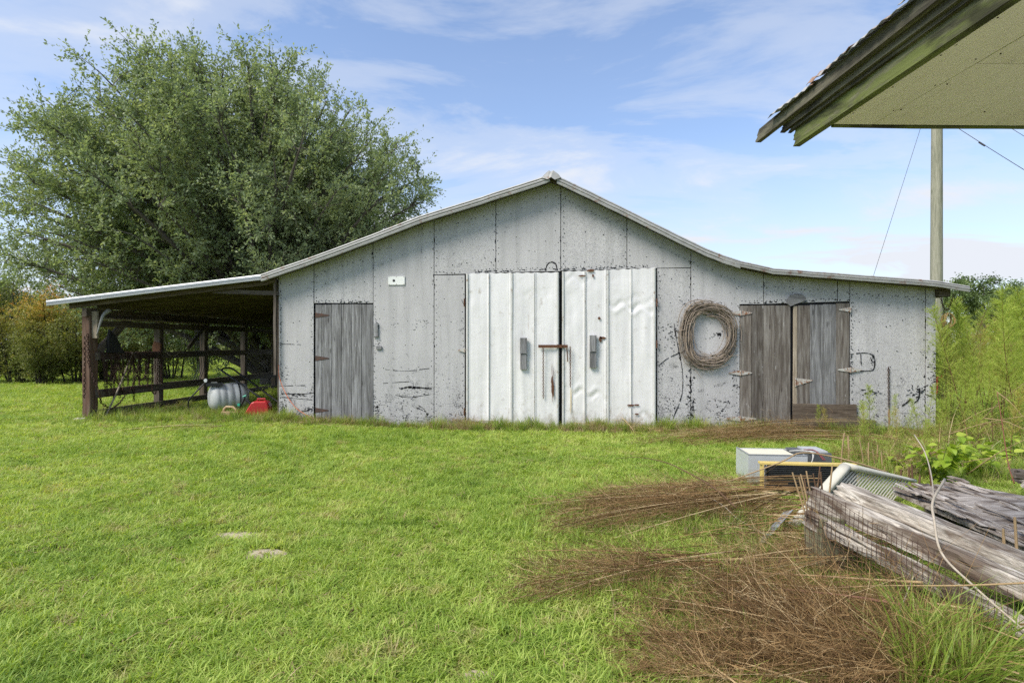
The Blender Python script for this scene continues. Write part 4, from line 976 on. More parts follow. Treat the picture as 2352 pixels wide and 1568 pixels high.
CHG = 'rusty chains hung on the lean-to rail'; xr_ = XP + .125
for i in range(17):
    y = .12 + i * .107 + random.uniform(-.03, .03); L = random.choice((.35, .5, .62, .85, .95, .7)); x = xr_ + random.uniform(0, .03)
    top = Vector((x, y, 1.42)); p = [Vector((x - .08, y, 1.34)), Vector((x - .03, y, 1.425)), top, Vector((x + .03, y, 1.30)), Vector((x + random.uniform(-.01, .05), y + random.uniform(-.06, .06), 1.30 - L))]
    chain('chain', p, .062, M_RUSTDK, 'heavy rusty chain draped over the top rail of the lean-to', CHG, i % 4 == 1)
for i, (y0, y1, lo) in enumerate(((.1, .55, .75), (.5, .95, .9), (.9, 1.5, .8), (.3, 1.2, .55))):
    chain('chain', bez((xr_ + .03, y0, 1.38), (xr_ + .05, (y0 + y1) / 2, 2 * lo - 1.38), (xr_ + .03, y1, 1.38), 14), .062, M_RUSTDK, 'heavy rusty chain sagging in a loop from the lean-to rail', 'sagging chains on the lean-to rail')
chain('chain', [W(201, 770, -.12), W(203, 830, -.14), W(215, 870, -.16), W(228, 900, -.15), W(232, 925, .1), W(255, 940, .3), W(275, 925, .7), W(300, 890, 1.2)], .062, M_RUSTDK, 'long rusty chain wrapped round the corner post of the lean-to')
chain('chain', [W(196, 775, -.1), W(195, 850, -.1), W(194, 915, -.1)], .062, M_RUSTDK, 'rusty chain hanging down the outer side of the corner post')
tag(MB().tube([(xr_ + .02, .2, 1.25), (xr_ + .03, .2, 1.08), (xr_ + .04, .22, .98), (xr_ + .07, .26, .93), (xr_ + .09, .30, .96), (xr_ + .09, .31, 1.02)], [.012, .02, .024, .024, .018, .008], 7).build('iron_hook', M_RUSTDK, None, smooth=True), 'big rusty iron hook hanging beside the corner post', 'hook')
# loose pole, rope loops, rusty bracket, white horn by the post
tag(MB().tube([(XP + .22, .12, gz(XP, .1) + .02), (XP + .17, .55, .7), (XP + .15, .95, 1.42)], [.016, .018, .016], 7).build('loose_pole', M_PALEW, None, base=True), 'pale pole leaning on the chain-hung rail of the lean-to', 'pole')
M_CABLE = plain('black_cable', (.02, .02, .022), .5)
for i in range(4):
    y = 3.15 + i * .09; x = XP + .12
    tag(MB().tube(spline([(x, y, 2.0), (x + .03, y - .05, 1.5), (x + .02, y + .06, 1.0), (x, y - .12, .62)], 5), .009, 5).build('hanging_cable', M_CABLE, None), 'black cable hanging from the upper rail of the lean-to', 'cable', 'cables hanging in the lean-to')
lp = [Vector((XP + .22 + .12 * math.sin(a), 2.15 + .16 * math.sin(a), 1.62 + .3 * math.cos(a))) for a in np.linspace(.2, 2 * math.pi, 24)]
tag(MB().tube(lp, .008, 5).build('wire_loop', M_PALEW, None), 'pale wire loop hung on the second post of the lean-to', 'wire')
tag(MB().prism([(XP - .06, 1.84, 1.43), (XP + .12, 1.84, 1.40), (XP + .14, 1.84, 1.62), (XP - .03, 1.84, 1.66), (XP - .07, 1.84, 1.55)], (0, .04, 0)).build('rusty_bracket', M_RUST, None), 'rusty metal plate nailed to the second post of the lean-to', 'bracket')
hp = spline([W(222, 770, -.1), W(231, 740, -.05), W(239, 722, 0), W(252, 712, .1)], 5)
M_HORN = plain('bleached_white', (.24, .24, .23), .6, 0, .25, 8, (.18, .16, .13), .55)
tag(MB().tube(hp, list(np.linspace(.010, .048, len(hp))), 9).build('plastic_funnel', M_HORN, None, smooth=True), 'dirty white horn-shaped funnel hooked on the corner post', 'funnel')
tag(MB().prism([(XP + .12, .25, 1.42), (XP + .12, .72, 1.41), (XP + .12, .60, 1.52), (XP + .12, .48, 1.75), (XP + .12, .3, 1.9)], (.05, 0, 0)).build('black_tarp', plain('black_plastic', (.014, .014, .016), .55), None), 'crumpled black sheet stuffed behind the knee brace', 'tarp')
M_ORG = plain('orange_cord', (.62, .16, .07), .5, 0, .1)
tag(MB().tube(spline([W(639.5, 838, -.045), W(641, 862, -.05), W(650, 890, -.04), W(665, 918, -.04), W(684, 940, -.04), W(705, 953, -.05), W(722, 962, -.07)], 6), .007, 5).build('extension_cord', M_ORG, None, base=True), 'orange cord running down the front corner of the barn wall', 'cord')
tag(MB().tube(spline([W(1949, 700, 0), W(2148.5, 850, -.03), W(2152, 868, -.02), W(2153, 890, -.02), W(2151, 905, -.02)], 5)[6:], .013, 6).build('red_hose', plain('dark_red', (.16, .02, .015), .5), None), 'short dark red hose on the right corner of the barn', 'hose')
rope = MB(); rc_ = ea + Vector((-.01, -.03, -.42)); rr = random.Random(4)
for k in range(7):
    q = Matrix.Rotation(rr.uniform(-.7, .7), 3, 'Z') @ Matrix.Rotation(rr.uniform(-.25, .25), 3, 'X')
    rope.tube([rc_ + q @ Vector((.10 * rr.uniform(.8, 1.1) * math.sin(a), 0, .13 * math.cos(a) - .02)) for a in np.linspace(0, 2 * math.pi, 14)], .008, 5, False)
tag(rope.build('rope_coil', plain('tan_rope', (.24, .17, .06), .8), None), 'tan rope coil hanging from a chain under the right eave', 'rope')

# ================================================================== wreath
wc = W(1624.4, 767.5, -.07); wr_ = MB(); rr = random.Random(9); M_VINE = plain('dry_vine', (.24, .195, .155), .9, 0, .6, 12)
for k in range(210):
    a0 = rr.uniform(0, 6.28); sp_ = rr.uniform(.5, 2.2); rad = rr.gauss(0, .056); dy = rr.gauss(0, .034); ph = rr.uniform(0, 6.28); am = rr.uniform(.01, .055)
    pts = []
    for i in range(10):
        a = a0 + sp_ * i / 9; q = rad + am * math.sin(a * 2.3 + ph); 
        pts.append((wc.x + .03 * math.cos(a * 2) + math.cos(a) * (.425 + q), wc.y + dy + am * math.cos(a * 2.9 + ph), wc.z - .01 + math.sin(a) * (.53 + q) + .02 * math.sin(a * 3)))
    if rr.random() < .16: pts[-1] = tuple(Vector(pts[-1]) + Vector((math.cos(a), -.3, math.sin(a))) * rr.uniform(.04, .16))
    wr_.tube(pts, [rr.uniform(.004, .0085)] * 9 + [.003], 4)
wreath = tag(wr_.build('wreath', M_VINE, None), 'large oval wreath of twisted dry vines on the barn wall', 'wreath')
bm_ = MB()
for k in range(130):
    a = rr.uniform(0, 6.28); p = Vector((wc.x + math.cos(a) * (.43 + rr.gauss(0, .06)), wc.y - .02 + rr.gauss(0, .03), wc.z + math.sin(a) * (.53 + rr.gauss(0, .06)))); d = Vector((rr.gauss(0, 1), rr.gauss(0, .4), rr.gauss(0, 1))).normalized()
    bm_.tube([p, p + d * .06 + Vector((0, 0, .01)), p + d * rr.uniform(.08, .2)], [.003, .0025, .0015], 3)
bm_.build('twigs', M_VINE, wreath)

# ================================================================== things under the lean-to
p = PT(484, 948, 12.3); zt = gz(p.x, p.y)
M_TANK = plain('translucent_tank', (.58, .59, .57), .45, 0, .12, 5, (.30, .29, .26), .6)
tank = thing('sprayer_tank', (p.x, p.y, zt), 'dirty white ribbed sprayer tank lying under the lean-to', 'tank')
ax = Vector((.72, .66, .04)).normalized(); Mt = Matrix.Translation((p.x - .02, p.y + .05, zt + .32)) @ ax.to_track_quat('Z', 'Y').to_matrix().to_4x4() @ Matrix.Diagonal((1.0, 1.0, 1.05, 1))
prof = [(.03, -.06), (.16, -.045), (.24, -.01), (.285, .06), (.30, .11), (.285, .13), (.30, .15), (.30, .24), (.28, .26), (.30, .28), (.305, .38), (.28, .40), (.30, .42), (.30, .56), (.27, .64), (.18, .70), (.04, .72)]
MB().lathe(prof, Mt, 26).build('body', M_TANK, tank, smooth=True)
ft = Mt @ Vector((0, 0, .45))
MB().lathe([(.11, 0), (.11, .05), (.10, .075), (.02, .085)], Matrix.Translation((ft.x, ft.y, zt + .57)), 18).build('lid', plain('grey_lid', (.16, .16, .155), .5), tank)
MB().box((p.x + .10, p.y - .02, zt + .63), (.30, .16, .07), Matrix.Rotation(.4, 3, 'Z')).build('pump', M_CABLE, tank)
MB().box((p.x + .12, p.y - .06, zt + .675), (.12, .07, .02), Matrix.Rotation(.4, 3, 'Z')).build('pump_label', M_HORN, tank)
MB().lathe([(.038, 0), (.038, .02)], Matrix.Translation((p.x - .03, p.y - .12, zt + .72)) @ Matrix.Rotation(R(90), 4, 'X'), 16).build('gauge', M_WHITE, tank)
MB().tube(spline([(p.x - .03, p.y - .1, zt + .70), (p.x - .08, p.y - .16, zt + .62), (p.x - .2, p.y - .25, zt + .45), (p.x - .33, p.y - .26, zt + .28), (p.x - .34, p.y - .22, zt + .06)], 5), .016, 7).build('hose', M_CABLE, tank)
for (t_, lab) in ((.05, ''), ): MB().tube([Mt @ Vector((.305 * math.cos(a), .305 * math.sin(a), .50)) for a in np.linspace(0, 2 * math.pi, 20)], .014, 5).build('strap', M_CABLE, tank)
# red fuel can, tipped
p = PT(594, 957, 11.7); z0 = gz(p.x, p.y)
M_RED = plain('red_plastic', (.42, .022, .026), .42, 0, .15, 5, (.25, .03, .03), .6)
rc = thing('fuel_can', (p.x, p.y, z0), 'red plastic fuel can lying tipped beside the barn wall', 'fuel can')
Mr = Matrix.Translation((p.x, p.y, z0 + .0)) @ Matrix.Rotation(.25, 4, 'Z')
def loft(mb, rings, M):
    n = len(rings[0]); vs = [M @ Vector(q) for r_ in rings for q in r_]
    fs = [(i * n + k, i * n + (k + 1) % n, (i + 1) * n + (k + 1) % n, (i + 1) * n + k) for i in range(len(rings) - 1) for k in range(n)]
    return mb.poly(vs, fs + [tuple(range(n))[::-1], tuple(range((len(rings) - 1) * n, len(rings) * n))])
def can_ring(y, s): return [(x * s + .0, y, z * s + (1 - s) * .16) for x, z in ((-.27, .03), (-.25, -.01), (.20, -.02), (.245, .01), (.235, .22), (.21, .30), (.17, .335), (-.06, .335), (-.11, .31), (-.26, .06))]
o = loft(MB(), [can_ring(-.15, .88), can_ring(-.135, .97), can_ring(-.10, 1), can_ring(.10, 1), can_ring(.135, .97), can_ring(.15, .88)], Mr).build('body', M_RED, rc)
MB().prism([Mr @ Vector(q) for q in ((-.16, -.152, .08), (.13, -.152, .05), (.13, -.152, .22), (-.05, -.152, .24))][::-1], Mr.to_3x3() @ Vector((0, .01, 0))).build('side_panel', plain('red_plastic_panel', (.36, .02, .022), .5), rc)
MB().tube([Mr @ Vector(q) for q in ((-.02, 0, .335), (-.02, 0, .375), (.13, 0, .375), (.13, 0, .335))], .018, 6).build('handle', M_RED, rc)
MB().tube([Mr @ Vector(q) for q in ((-.14, 0, .25), (-.20, 0, .33), (-.26, 0, .37))], [.03, .026, .022], 8).build('spout', M_CABLE, rc)
# small tan and red can with a handle hole
p = PT(531, 957, 11.75); z0 = gz(p.x, p.y) - .02
M_TANCAN = plain('faded_tan_plastic', (.46, .33, .20), .5, 0, .15, 6, (.35, .06, .045), .58)
sc_ = thing('small_can', (p.x, p.y, z0), 'small faded tan and red plastic can with handle beside the tank', 'can')
Ms = Matrix.Translation((p.x, p.y, z0)) @ Matrix.Rotation(.15, 4, 'Z')
def cr(y, s): return [(x * s, y, z * s + (1 - s) * .07) for x, z in ((-.18, 0), (.18, 0), (.19, .08), (.17, .125), (-.17, .135), (-.185, .09))]
loft(MB(), [cr(-.09, .9), cr(-.07, 1), cr(.07, 1), cr(.09, .9)], Ms).build('body', M_TANCAN, sc_)
MB().tube([Ms @ Vector(q) for q in ((-.15, 0, .10), (-.135, 0, .19), (-.10, 0, .225), (.04, 0, .22), (.09, 0, .17), (.14, 0, .11))], [.03, .026, .022, .022, .026, .03], 8).build('handle', M_TANCAN, sc_, smooth=True)
# black push handle, green nozzle
hb = thing('push_handle', PT(641, 935, 12.2), 'black bent tube push handle leaning behind the red fuel can', 'handle'); 
h1, h2 = PT(506, 849, 12.9), PT(529, 845, 13.2)
MB().tube([PT(603, 917, 12.1), PT(560, 886, 12.45), h1 + Vector((.02, 0, -.01)), h1.lerp(h2, .3) + Vector((0, 0, .02)), h2 + Vector((-.02, 0, .01)), h2 + Vector((.06, 0, -.02)), PT(585, 883, 12.8), PT(643, 926, 12.3), PT(655, 940, 12.2)], .021, 8).build('frame', M_CABLE, hb, smooth=True)
MB().tube([PT(577, 899, 12.3), PT(600, 895, 12.7)], .012, 6).build('crossbar', M_CABLE, hb)
M_TEAL = plain('teal_plastic', (.03, .34, .22), .4)
gn = thing('hose_nozzle', PT(552, 953, 11.9), 'green tipped black hose nozzle standing between tank and red can', 'nozzle')
MB().tube([PT(545, 945, 11.9), PT(558, 922, 11.9), PT(562, 912, 11.9)], [.02, .026, .02], 7).build('body', M_CABLE, gn)
MB().tube([PT(558, 911, 11.9), PT(566, 908, 11.9)], .02, 7).build('tip', M_TEAL, gn); MB().box(PT(549, 929, 11.85), (.05, .04, .05)).build('valve', M_TEAL, gn)
pb = G(178, 968); tag(MB().prism([(pb.x - .1, pb.y - .05, pb.z), (pb.x + .12, pb.y - .04, pb.z), (pb.x + .10, pb.y - .03, pb.z + .055), (pb.x - .06, pb.y - .04, pb.z + .06)], (0, .12, .01)).build('broken_block', plain('chalky_block', (.50, .46, .42), .9, 0, .2, 15), None, base=True), 'chalky broken block in the grass by the corner post', 'block')

# ================================================================== scrap: cabinet, coil, plastic panel, flashing
M_SHEET = plain('zinc_sheet', (.52, .545, .56), .4, .25, .18, 4, (.38, .41, .43), .6)
M_CREAM = plain('cream_liner', (.62, .59, .47), .7, 0, .08, 5)
M_YELL = plain('yellowed_plastic', (.60, .46, .15), .6, 0, .12, 8)
fl, fr_, bl = PT(1719, 1118, 6.38), PT(1855, 1118, 6.32), PT(1684, 1100, 6.85)
fl.z = fr_.z = bl.z = 0; ex = (fr_ - fl).normalized(); ey = Vector((-ex.y, ex.x, 0)); H = .36
Lx, Ly = (fr_ - fl).length, .46
cab = thing('metal_cabinet', fl, 'galvanized sheet metal air handler cabinet with cream top lying in the grass', 'cabinet')
def Cb(x, y, z): return fl + ex * x + ey * y + Vector((0, 0, z))
def cbox(name, x0, x1, y0, y1, z0, z1, mat, par, O=Cb): return MB().poly([O(x, y, z) for x in (x0, x1) for y in (y0, y1) for z in (z0, z1)], [(0, 1, 3, 2), (4, 6, 7, 5), (0, 4, 5, 1), (2, 3, 7, 6), (0, 2, 6, 4), (1, 5, 7, 3)]).build(name, mat, par)
cbox('front_panel', 0, Lx, 0, .012, 0, H, M_SHEET, cab); cbox('side_panel', -.002, .012, .013, Ly, 0, H - .002, M_SHEET, cab)
cbox('side_panel', Lx - .012, Lx, .013, Ly, 0, H - .002, M_SHEET, cab); cbox('back_panel', .013, Lx - .013, Ly - .012, Ly - .001, 0, H - .004, M_SHEET, cab)
cbox('top_liner', .014, Lx - .10, .016, Ly - .014, H - .03, H - .012, M_CREAM, cab)
for (x0, x1, y0, y1) in ((-.004, Lx, -.004, .022), (-.004, .016, .023, Ly)): cbox('flange', x0, x1, y0, y1, H - .001, H + .006, M_GALV, cab)
cbox('control_box', Lx - .06, Lx + .30, .10, Ly + .02, .16, H + .01, plain('dark_zinc', (.14, .15, .16), .5, .4), cab)
cbox('control_lid', Lx + .06, Lx + .27, .13, Ly - .02, H + .012, H + .03, M_SHEET, cab)
M_WW = plain('white_wire', (.42, .42, .40), .5); M_RW = plain('maroon_wire', (.13, .02, .025), .5)
for k in range(2): MB().tube(spline([Cb(Lx - .1 + .07 * k, .02, H - .1), Cb(Lx + .02, -.03, H - .08), Cb(Lx + .06 + .015 * k, .04, H + .03), Cb(Lx - .02, .14, H + .03 + .006 * k), Cb(Lx - .12, .2, H + .015)], 5), .0042, 5).build('wire', M_WW, cab)
for k in range(2): MB().tube(spline([Cb(Lx + .02, .15, H + .04), Cb(Lx + .1, .05, H + .05), Cb(Lx + .16 + .02 * k, -.02, H - .04)], 5), .008, 5).build('wire', M_RW, cab)
MB().lathe([(.022, 0), (.022, .02)], Matrix.Translation(Cb(Lx - .04, -.002, H - .09)) @ Matrix.Rotation(R(90), 4, 'X'), 12).build('grommet', plain('grey_rubber', (.2, .2, .22), .6), cab)
# coil
c0, c1 = PT(1752, 1140, 6.02), PT(1945, 1150, 5.92); c0.z = c1.z = 0; ex2 = (c1 - c0).normalized(); ey2 = Vector((-ex2.y, ex2.x, 0)); Lc = (c1 - c0).length + .1; HC = .345
coil = thing('evaporator_coil', c0, 'black finned cooling coil slab with yellowed frame in front of the cabinet', 'coil')
def Cc(x, y, z): return c0 + ex2 * x + ey2 * y + Vector((0, 0, z))
M_FIN = plain('black_fins', (.035, .037, .04), .55, .3, .3, 30)
cbox('fin_block', .045, Lc, .012, .085, .01, HC - .02, M_FIN, coil, Cc)
fin = MB()
for k in range(15):
    z = .02 + k * .0205; fin.poly([Cc(x, y, zz) for x in (.05, Lc) for y in (.004, .0125) for zz in (z, z + .009)], [(0, 1, 3, 2), (4, 6, 7, 5), (0, 4, 5, 1), (2, 3, 7, 6), (0, 2, 6, 4), (1, 5, 7, 3)])
tag(fin.build('fins', M_FIN, coil), kind='stuff')
cbox('frame_top', -.02, Lc + .02, -.002, .10, HC - .018, HC, M_YELL, coil, Cc); cbox('frame_end', -.004, .012, -.004, .09, 0, HC - .02, M_YELL, coil, Cc); cbox('end_plate', .013, .042, .0, .085, .005, HC - .021, M_SHEET, coil, Cc)
for k in range(6):
    z = .03 + k * .05; MB().tube([Cc(.028, -.003, z), Cc(.034, -.022, z + .004), Cc(.022, -.028, z + .02), Cc(.018, -.018, z + .034), Cc(.028, -.003, z + .036)], .009, 6).build('tube_bend', M_CABLE, coil, smooth=True)
# beige plastic panel with slats
q0 = PT(1818, 1210, 4.92); q1 = PT(1942, 1070, 5.35); q2 = PT(2101, 1104, 5.75)
M_BEI = plain('beige_plastic', (.52, .50, .42), .5, 0, .07, 4)
pan = thing('plastic_chair', (q0.x, q0.y, 0), 'beige slatted plastic chair lying tipped among the rotten timbers', 'chair')
MB().tube([q0.lerp(q1, k / 8) for k in range(9)], [.052] * 9, 12, True, .62).build('rail', M_BEI, pan, smooth=True)
MB().tube([q1.lerp(q2, k / 8) for k in range(9)], [.050 - .003 * k for k in range(9)], 12, True, .7).build('rail', M_BEI, pan, smooth=True)
down = (q0 - q1)
for k in range(1, 22):
    s = q1.lerp(q2, k / 23); e_ = s + down * .62 * (1 - .2 * k / 22)
    e_.z = max(e_.z, .03); MB().tube([s, (s + e_) / 2 + Vector((0, 0, .004)), e_], .0085, 6).build('slat', M_BEI, pan, smooth=True)
# flashing strip
f = [PT(1738, 1262, 4.45), PT(1758, 1264, 4.45), PT(1822, 1190, 4.8), PT(1798, 1182, 4.9)]
for v_, h_ in zip(f, (.03, .05, .20, .15)): v_.z = h_
tag(MB().prism(f, (0, .0, .006)).build('metal_flashing', plain('dull_flashing', (.30, .33, .36), .55, .3, .25, 9, (.16, .14, .12), .6), None, base=True), 'bent strip of shiny metal flashing sticking out of the dry grass', 'flashing')

# ================================================================== rotten timbers
def timber(name, p0, p1, wd, th, seed, label, mat=M_SILVER, up=(0, 0, 1), rag=.05):
    """heavy squared timber with eroded faces and split ends"""
    M, L = frame(p0, p1, up); r = np.random.default_rng(seed); n, m = 46, 20; ph = r.uniform(0, 6, 8); vs = []; colr = r.uniform(-.004, .016, m) * (r.uniform(size=m) < .55); wob = [np.cumsum(r.normal(0, .0028, n + 1)) for _ in range(m)]; brk = r.uniform(size=(n + 1, m)) < .05
    for i in range(n + 1):
        x = -L / 2 + L * i / n
        for k in range(m):
            a = 2 * math.pi * (k + .5) / m; c_, s_ = math.cos(a), math.sin(a); q = 1 / max(abs(c_), abs(s_)); y, z = c_ * q * th / 2, s_ * q * wd / 2
            gr = colr[k] * (1 + .6 * math.sin(x * 2.3 + k * 2 + ph[1])) + max(-.005, min(.009, wob[k][i])) + (.012 if brk[i, k] else 0) + r.uniform(-.002, .003)
            sc2 = 1 - max(0, gr) / (th / 2) ; y *= sc2; z *= sc2
            ex_ = r.uniform(-rag, rag * .3) if i == 0 else (r.uniform(-rag * .3, rag) if i == n else 0)
            vs.append((x + ex_, y, z))
    fs = [(i * m + k, i * m + (k + 1) % m, (i + 1) * m + (k + 1) % m, (i + 1) * m + k) for i in range(n) for k in range(m)] + [tuple(range(m))[::-1], tuple(range(n * m, n * m + m))]
    me = bpy.data.meshes.new(name); me.from_pydata(vs, [], fs); me.materials.append(mat); me.update(); o = add(name, me, None, M)
    return tag(o, label, 'timber', 'rotten timbers on the scrap heap')
def ext(a, b_, k): return a + (b_ - a) * k
a, b_ = PT(1872, 1140, 4.22), PT(2352, 1352, 3.25); timber('rotten_timber', a, ext(a, b_, 1.9), .13, .15, 1, 'long silvery rotten timber propped on the mossy post, middle of three')
a, b_ = PT(1938, 1130, 4.48), PT(2352, 1300, 3.5); timber('rotten_timber', a, ext(a, b_, 1.8), .13, .17, 2, 'long silvery rotten timber lying against the splintered plywood, highest of three')
a, b_ = PT(1862, 1190, 4.06), PT(2300, 1418, 3.12); timber('rotten_timber', a, ext(a, b_, 1.7), .11, .09, 3, 'long silvery rotten board below the wire mesh, lowest of three')
gp = PT(1893, 1290, 4.02); M_GP = wood('mossy_post_wood', (.10, .10, .055), (.19, .18, .11), (.27, .25, .17), .1)
tag(board('mossy_post', (gp.x, gp.y, -.1), (gp.x + .01, gp.y + .02, .375), .19, .19, (1, .25, 0), M_GP, None, .012, .005, 5), 'short mossy green post holding up the timber ends', 'post')
for (u, v, t, L, lab) in ((2335, 1092, 5.6, .5, 'dark grey timber end at the foot of the leafy weeds'), (2362, 1105, 5.2, .4, 'pale grey timber block beside the plywood edge')):
    q = PT(u, v, t); timber('timber_end', q, q + Vector((L, -.12, -.05)), .13, .12, int(u), lab, M_POST if u < 2350 else M_SILVER)
# splintered plywood: torn veneer strips
s0, s1, s2, s3 = PT(2052, 1116, 4.95), PT(2190, 1098, 5.35), PT(2480, 1150, 4.4), PT(2400, 1262, 3.62)
ply = thing('plywood_sheet', (s0.x, s0.y, .2), 'rotten plywood sheet splintered into peeling grey strips', 'plywood'); rr = random.Random(8)
MB().prism([s0 - Vector((0, 0, .07)), s3 - Vector((0, 0, .07)), s2 - Vector((0, 0, .07)), s1 - Vector((0, 0, .07))], (0, 0, .03)).build('core_sheet', M_SPLINT, ply)
du = (s3 - s0); dv = (s1 - s0); along = du.normalized()
for k in range(130):
    f_, g_ = rr.uniform(-.03, .9), rr.uniform(-.02, 1.0); L = rr.uniform(.10, .5) * du.length; wd = rr.uniform(.010, .058)
    s = s0 + du * f_ + dv * g_ * lerp(1, 1.15, f_) + Vector((0, 0, rr.uniform(-.045, .03))); d = (along + Vector((rr.uniform(-.25, .25), rr.uniform(-.25, .25), rr.uniform(-.09, .06)))).normalized()
    if f_ * du.length + L > du.length * 1.06: L = max(.1, du.length * 1.06 - f_ * du.length)
    n_ = d.cross(Vector((0, 0, 1))).normalized(); M_, _L = frame(s, s + d * L, (0, 0, 1)); up = d.cross(n_) * -1; out = []
    nn = 7
    left = [s + d * (L * i / nn) + n_ * wd * (.5 + rr.uniform(-.28, .2)) + Vector((0, 0, .004 * math.sin(i * .9 + k))) for i in range(nn)]; right = [s + d * (L * i / nn) - n_ * wd * (.5 + rr.uniform(-.28, .2)) + Vector((0, 0, .004 * math.sin(i * .9 + k))) for i in range(nn)]
    tip = s + d * L * 1.02 + n_ * rr.uniform(-wd, wd) * .4; th = rr.uniform(.004, .011); vs = []; 
    for a, c_ in zip(left, right): vs += [a, c_, a - Vector((0, 0, th)), c_ - Vector((0, 0, th))]
    fs = []
    for i in range(nn - 1):
        o0, o1 = i * 4, i * 4 + 4; fs += [(o0, o0 + 1, o1 + 1, o1), (o0 + 2, o1 + 2, o1 + 3, o0 + 3), (o0, o1, o1 + 2, o0 + 2), (o0 + 1, o0 + 3, o1 + 3, o1 + 1)]
    vs.append(tip); e_ = (nn - 1) * 4; fs += [(e_, e_ + 1, nn * 4), (e_ + 2, nn * 4, e_ + 3), (e_, nn * 4, e_ + 2), (e_ + 1, e_ + 3, nn * 4), (0, 2, 3, 1)]
    MB().poly(vs, fs).build('veneer_strip', M_SPLINT, ply, M_)
for (x0, x1) in ((.1, .2), (.55, .6)): 
    q = s0 + du * x0 + dv * .4; timber('bearer_timber', Vector((q.x - .1, q.y - .35, .10)), Vector((q.x + .35, q.y + .6, .14)), .2, .14, int(x0 * 99), 'dark timber bearer under the splintered plywood', M_POST)
# wire mesh draped over the lowest timber
wm = MB(); A0, A1 = PT(1858, 1118, 4.10), PT(2330, 1372, 3.08); B0, B1 = PT(1850, 1300, 4.0), PT(2330, 1480, 3.02)
def wmp(s, t): 
    p_ = A0.lerp(A1, s).lerp(B0.lerp(B1, s), t); b2 = .03 * math.sin(s * 9 + 2) * t + .04 * math.sin(t * 3.1); return p_ + Vector((-.5, -.8, 0)) * b2 + Vector((0, 0, .012 * math.sin(s * 14 + t * 3)))
nu, nv = 40, 11
for i in range(nu + 1): wm.tube([wmp(i / nu, (-.06 if i % 3 == 0 else 0) + k / 8 * (.95 - .2 * i / nu)) for k in range(9)], .0022, 3, False)
for j in range(nv + 1): wm.tube([wmp(k / 30, j / nv * (.95 - .2 * k / 30)) for k in range(31)], .0022, 3, False)
tag(wm.build('wire_mesh', M_RUSTDK, None), 'rusty square wire mesh draped over the lowest rotten timber', 'wire mesh')

# ================================================================== sticks and stubble
M_WHSTICK = plain('bleached_stick', (.42, .365, .29), .85, 0, .35, 14); M_TAN = plain('tan_stalk', (.34, .24, .13), .85, 0, .3, 14); M_BROWNST = plain('brown_stalk', (.11, .062, .034), .85, 0, .3, 14)
def stick(name, pts, r0, r1, mat, label, n=6, cat='stick', group=None):
    P = spline(pts, n); return tag(MB().tube(P, list(np.linspace(r0, r1, len(P))), 6).build(name, mat, None, smooth=True), label, cat, group)
stick('bleached_stick', [PT(2170, 1100, 4.3), PT(2143, 1150, 3.9), PT(2146, 1195, 3.68), PT(2163, 1270, 3.35), PT(2233, 1342, 3.02), PT(2352, 1446, 2.72), PT(2420, 1500, 2.6)], .0095, .0045, M_WHSTICK, 'crooked bleached white stick lying across the rotten timbers')
stick('thin_stick', [PT(2100, 998, 6.2), PT(2125, 1040, 5.6), PT(2142, 1110, 4.8), PT(2140, 1190, 4.2), PT(2110, 1290, 3.6), PT(2060, 1420, 3.05)], .006, .003, M_WHSTICK, 'thin forked grey stick standing behind the crooked white stick')
stick('pale_stalk', [PT(1640, 1372, 3.55), PT(1780, 1358, 3.4), PT(2000, 1345, 3.25), PT(2200, 1344, 3.0), PT(2400, 1336, 2.9)], .002, .0055, M_TAN, 'long straight pale stalk across the front brush heap below the timbers')
stick('tan_stalk', [PT(1690, 1312, 3.8), PT(1850, 1320, 3.6), PT(2000, 1330, 3.45), PT(2120, 1337, 3.3)], .004, .009, M_TAN, 'long tan stalk lying just above the straight pale stalk')
stick('arching_branch', [PT(1640, 1118, 5.6), PT(1790, 1062, 5.7), PT(1838, 1040, 5.8), PT(1900, 1046, 5.9), PT(1965, 1062, 5.9), PT(2040, 1085, 6.0)], .005, .012, M_TAN, 'bent tan branch arching over the metal cabinet and coil')
stick('arching_stalk', [PT(1415, 1052, 6.4), PT(1470, 1050, 6.3), PT(1530, 1062, 6.0), PT(1580, 1085, 5.6), PT(1640, 1120, 5.2), PT(1690, 1165, 4.9)], .002, .008, M_BROWNST, 'long brown stalk arching up out of the brush bundle over the lawn')
stick('pale_stalk', [PT(1610, 1280, 4.1), PT(1680, 1305, 4.0), PT(1760, 1340, 3.7), PT(1880, 1378, 3.4)], .006, .004, M_WHSTICK, 'pale stalk slanting down from the loose dry branch on the lawn')
stick('pale_stalk', [PT(1730, 1305, 3.9), PT(1790, 1290, 4.0), PT(1850, 1278, 4.1), PT(1930, 1252, 4.15)], .005, .006, M_WHSTICK, 'short pale stick rising toward the mossy post')
stick('pale_stalk', [PT(1780, 1240, 4.5), PT(1700, 1195, 4.9), PT(1660, 1160, 5.1), PT(1610, 1130, 5.5)], .006, .003, M_WHSTICK, 'pale stalk crossing the brush bundle beside the flashing')
stick('red_stalk', [PT(1800, 1352, 3.35), PT(1950, 1368, 3.15), PT(2070, 1388, 3.0)], .006, .008, plain('red_brown_stalk', (.22, .105, .075), .8), 'smooth red-brown stalk in the front brush heap below the pale stalk')
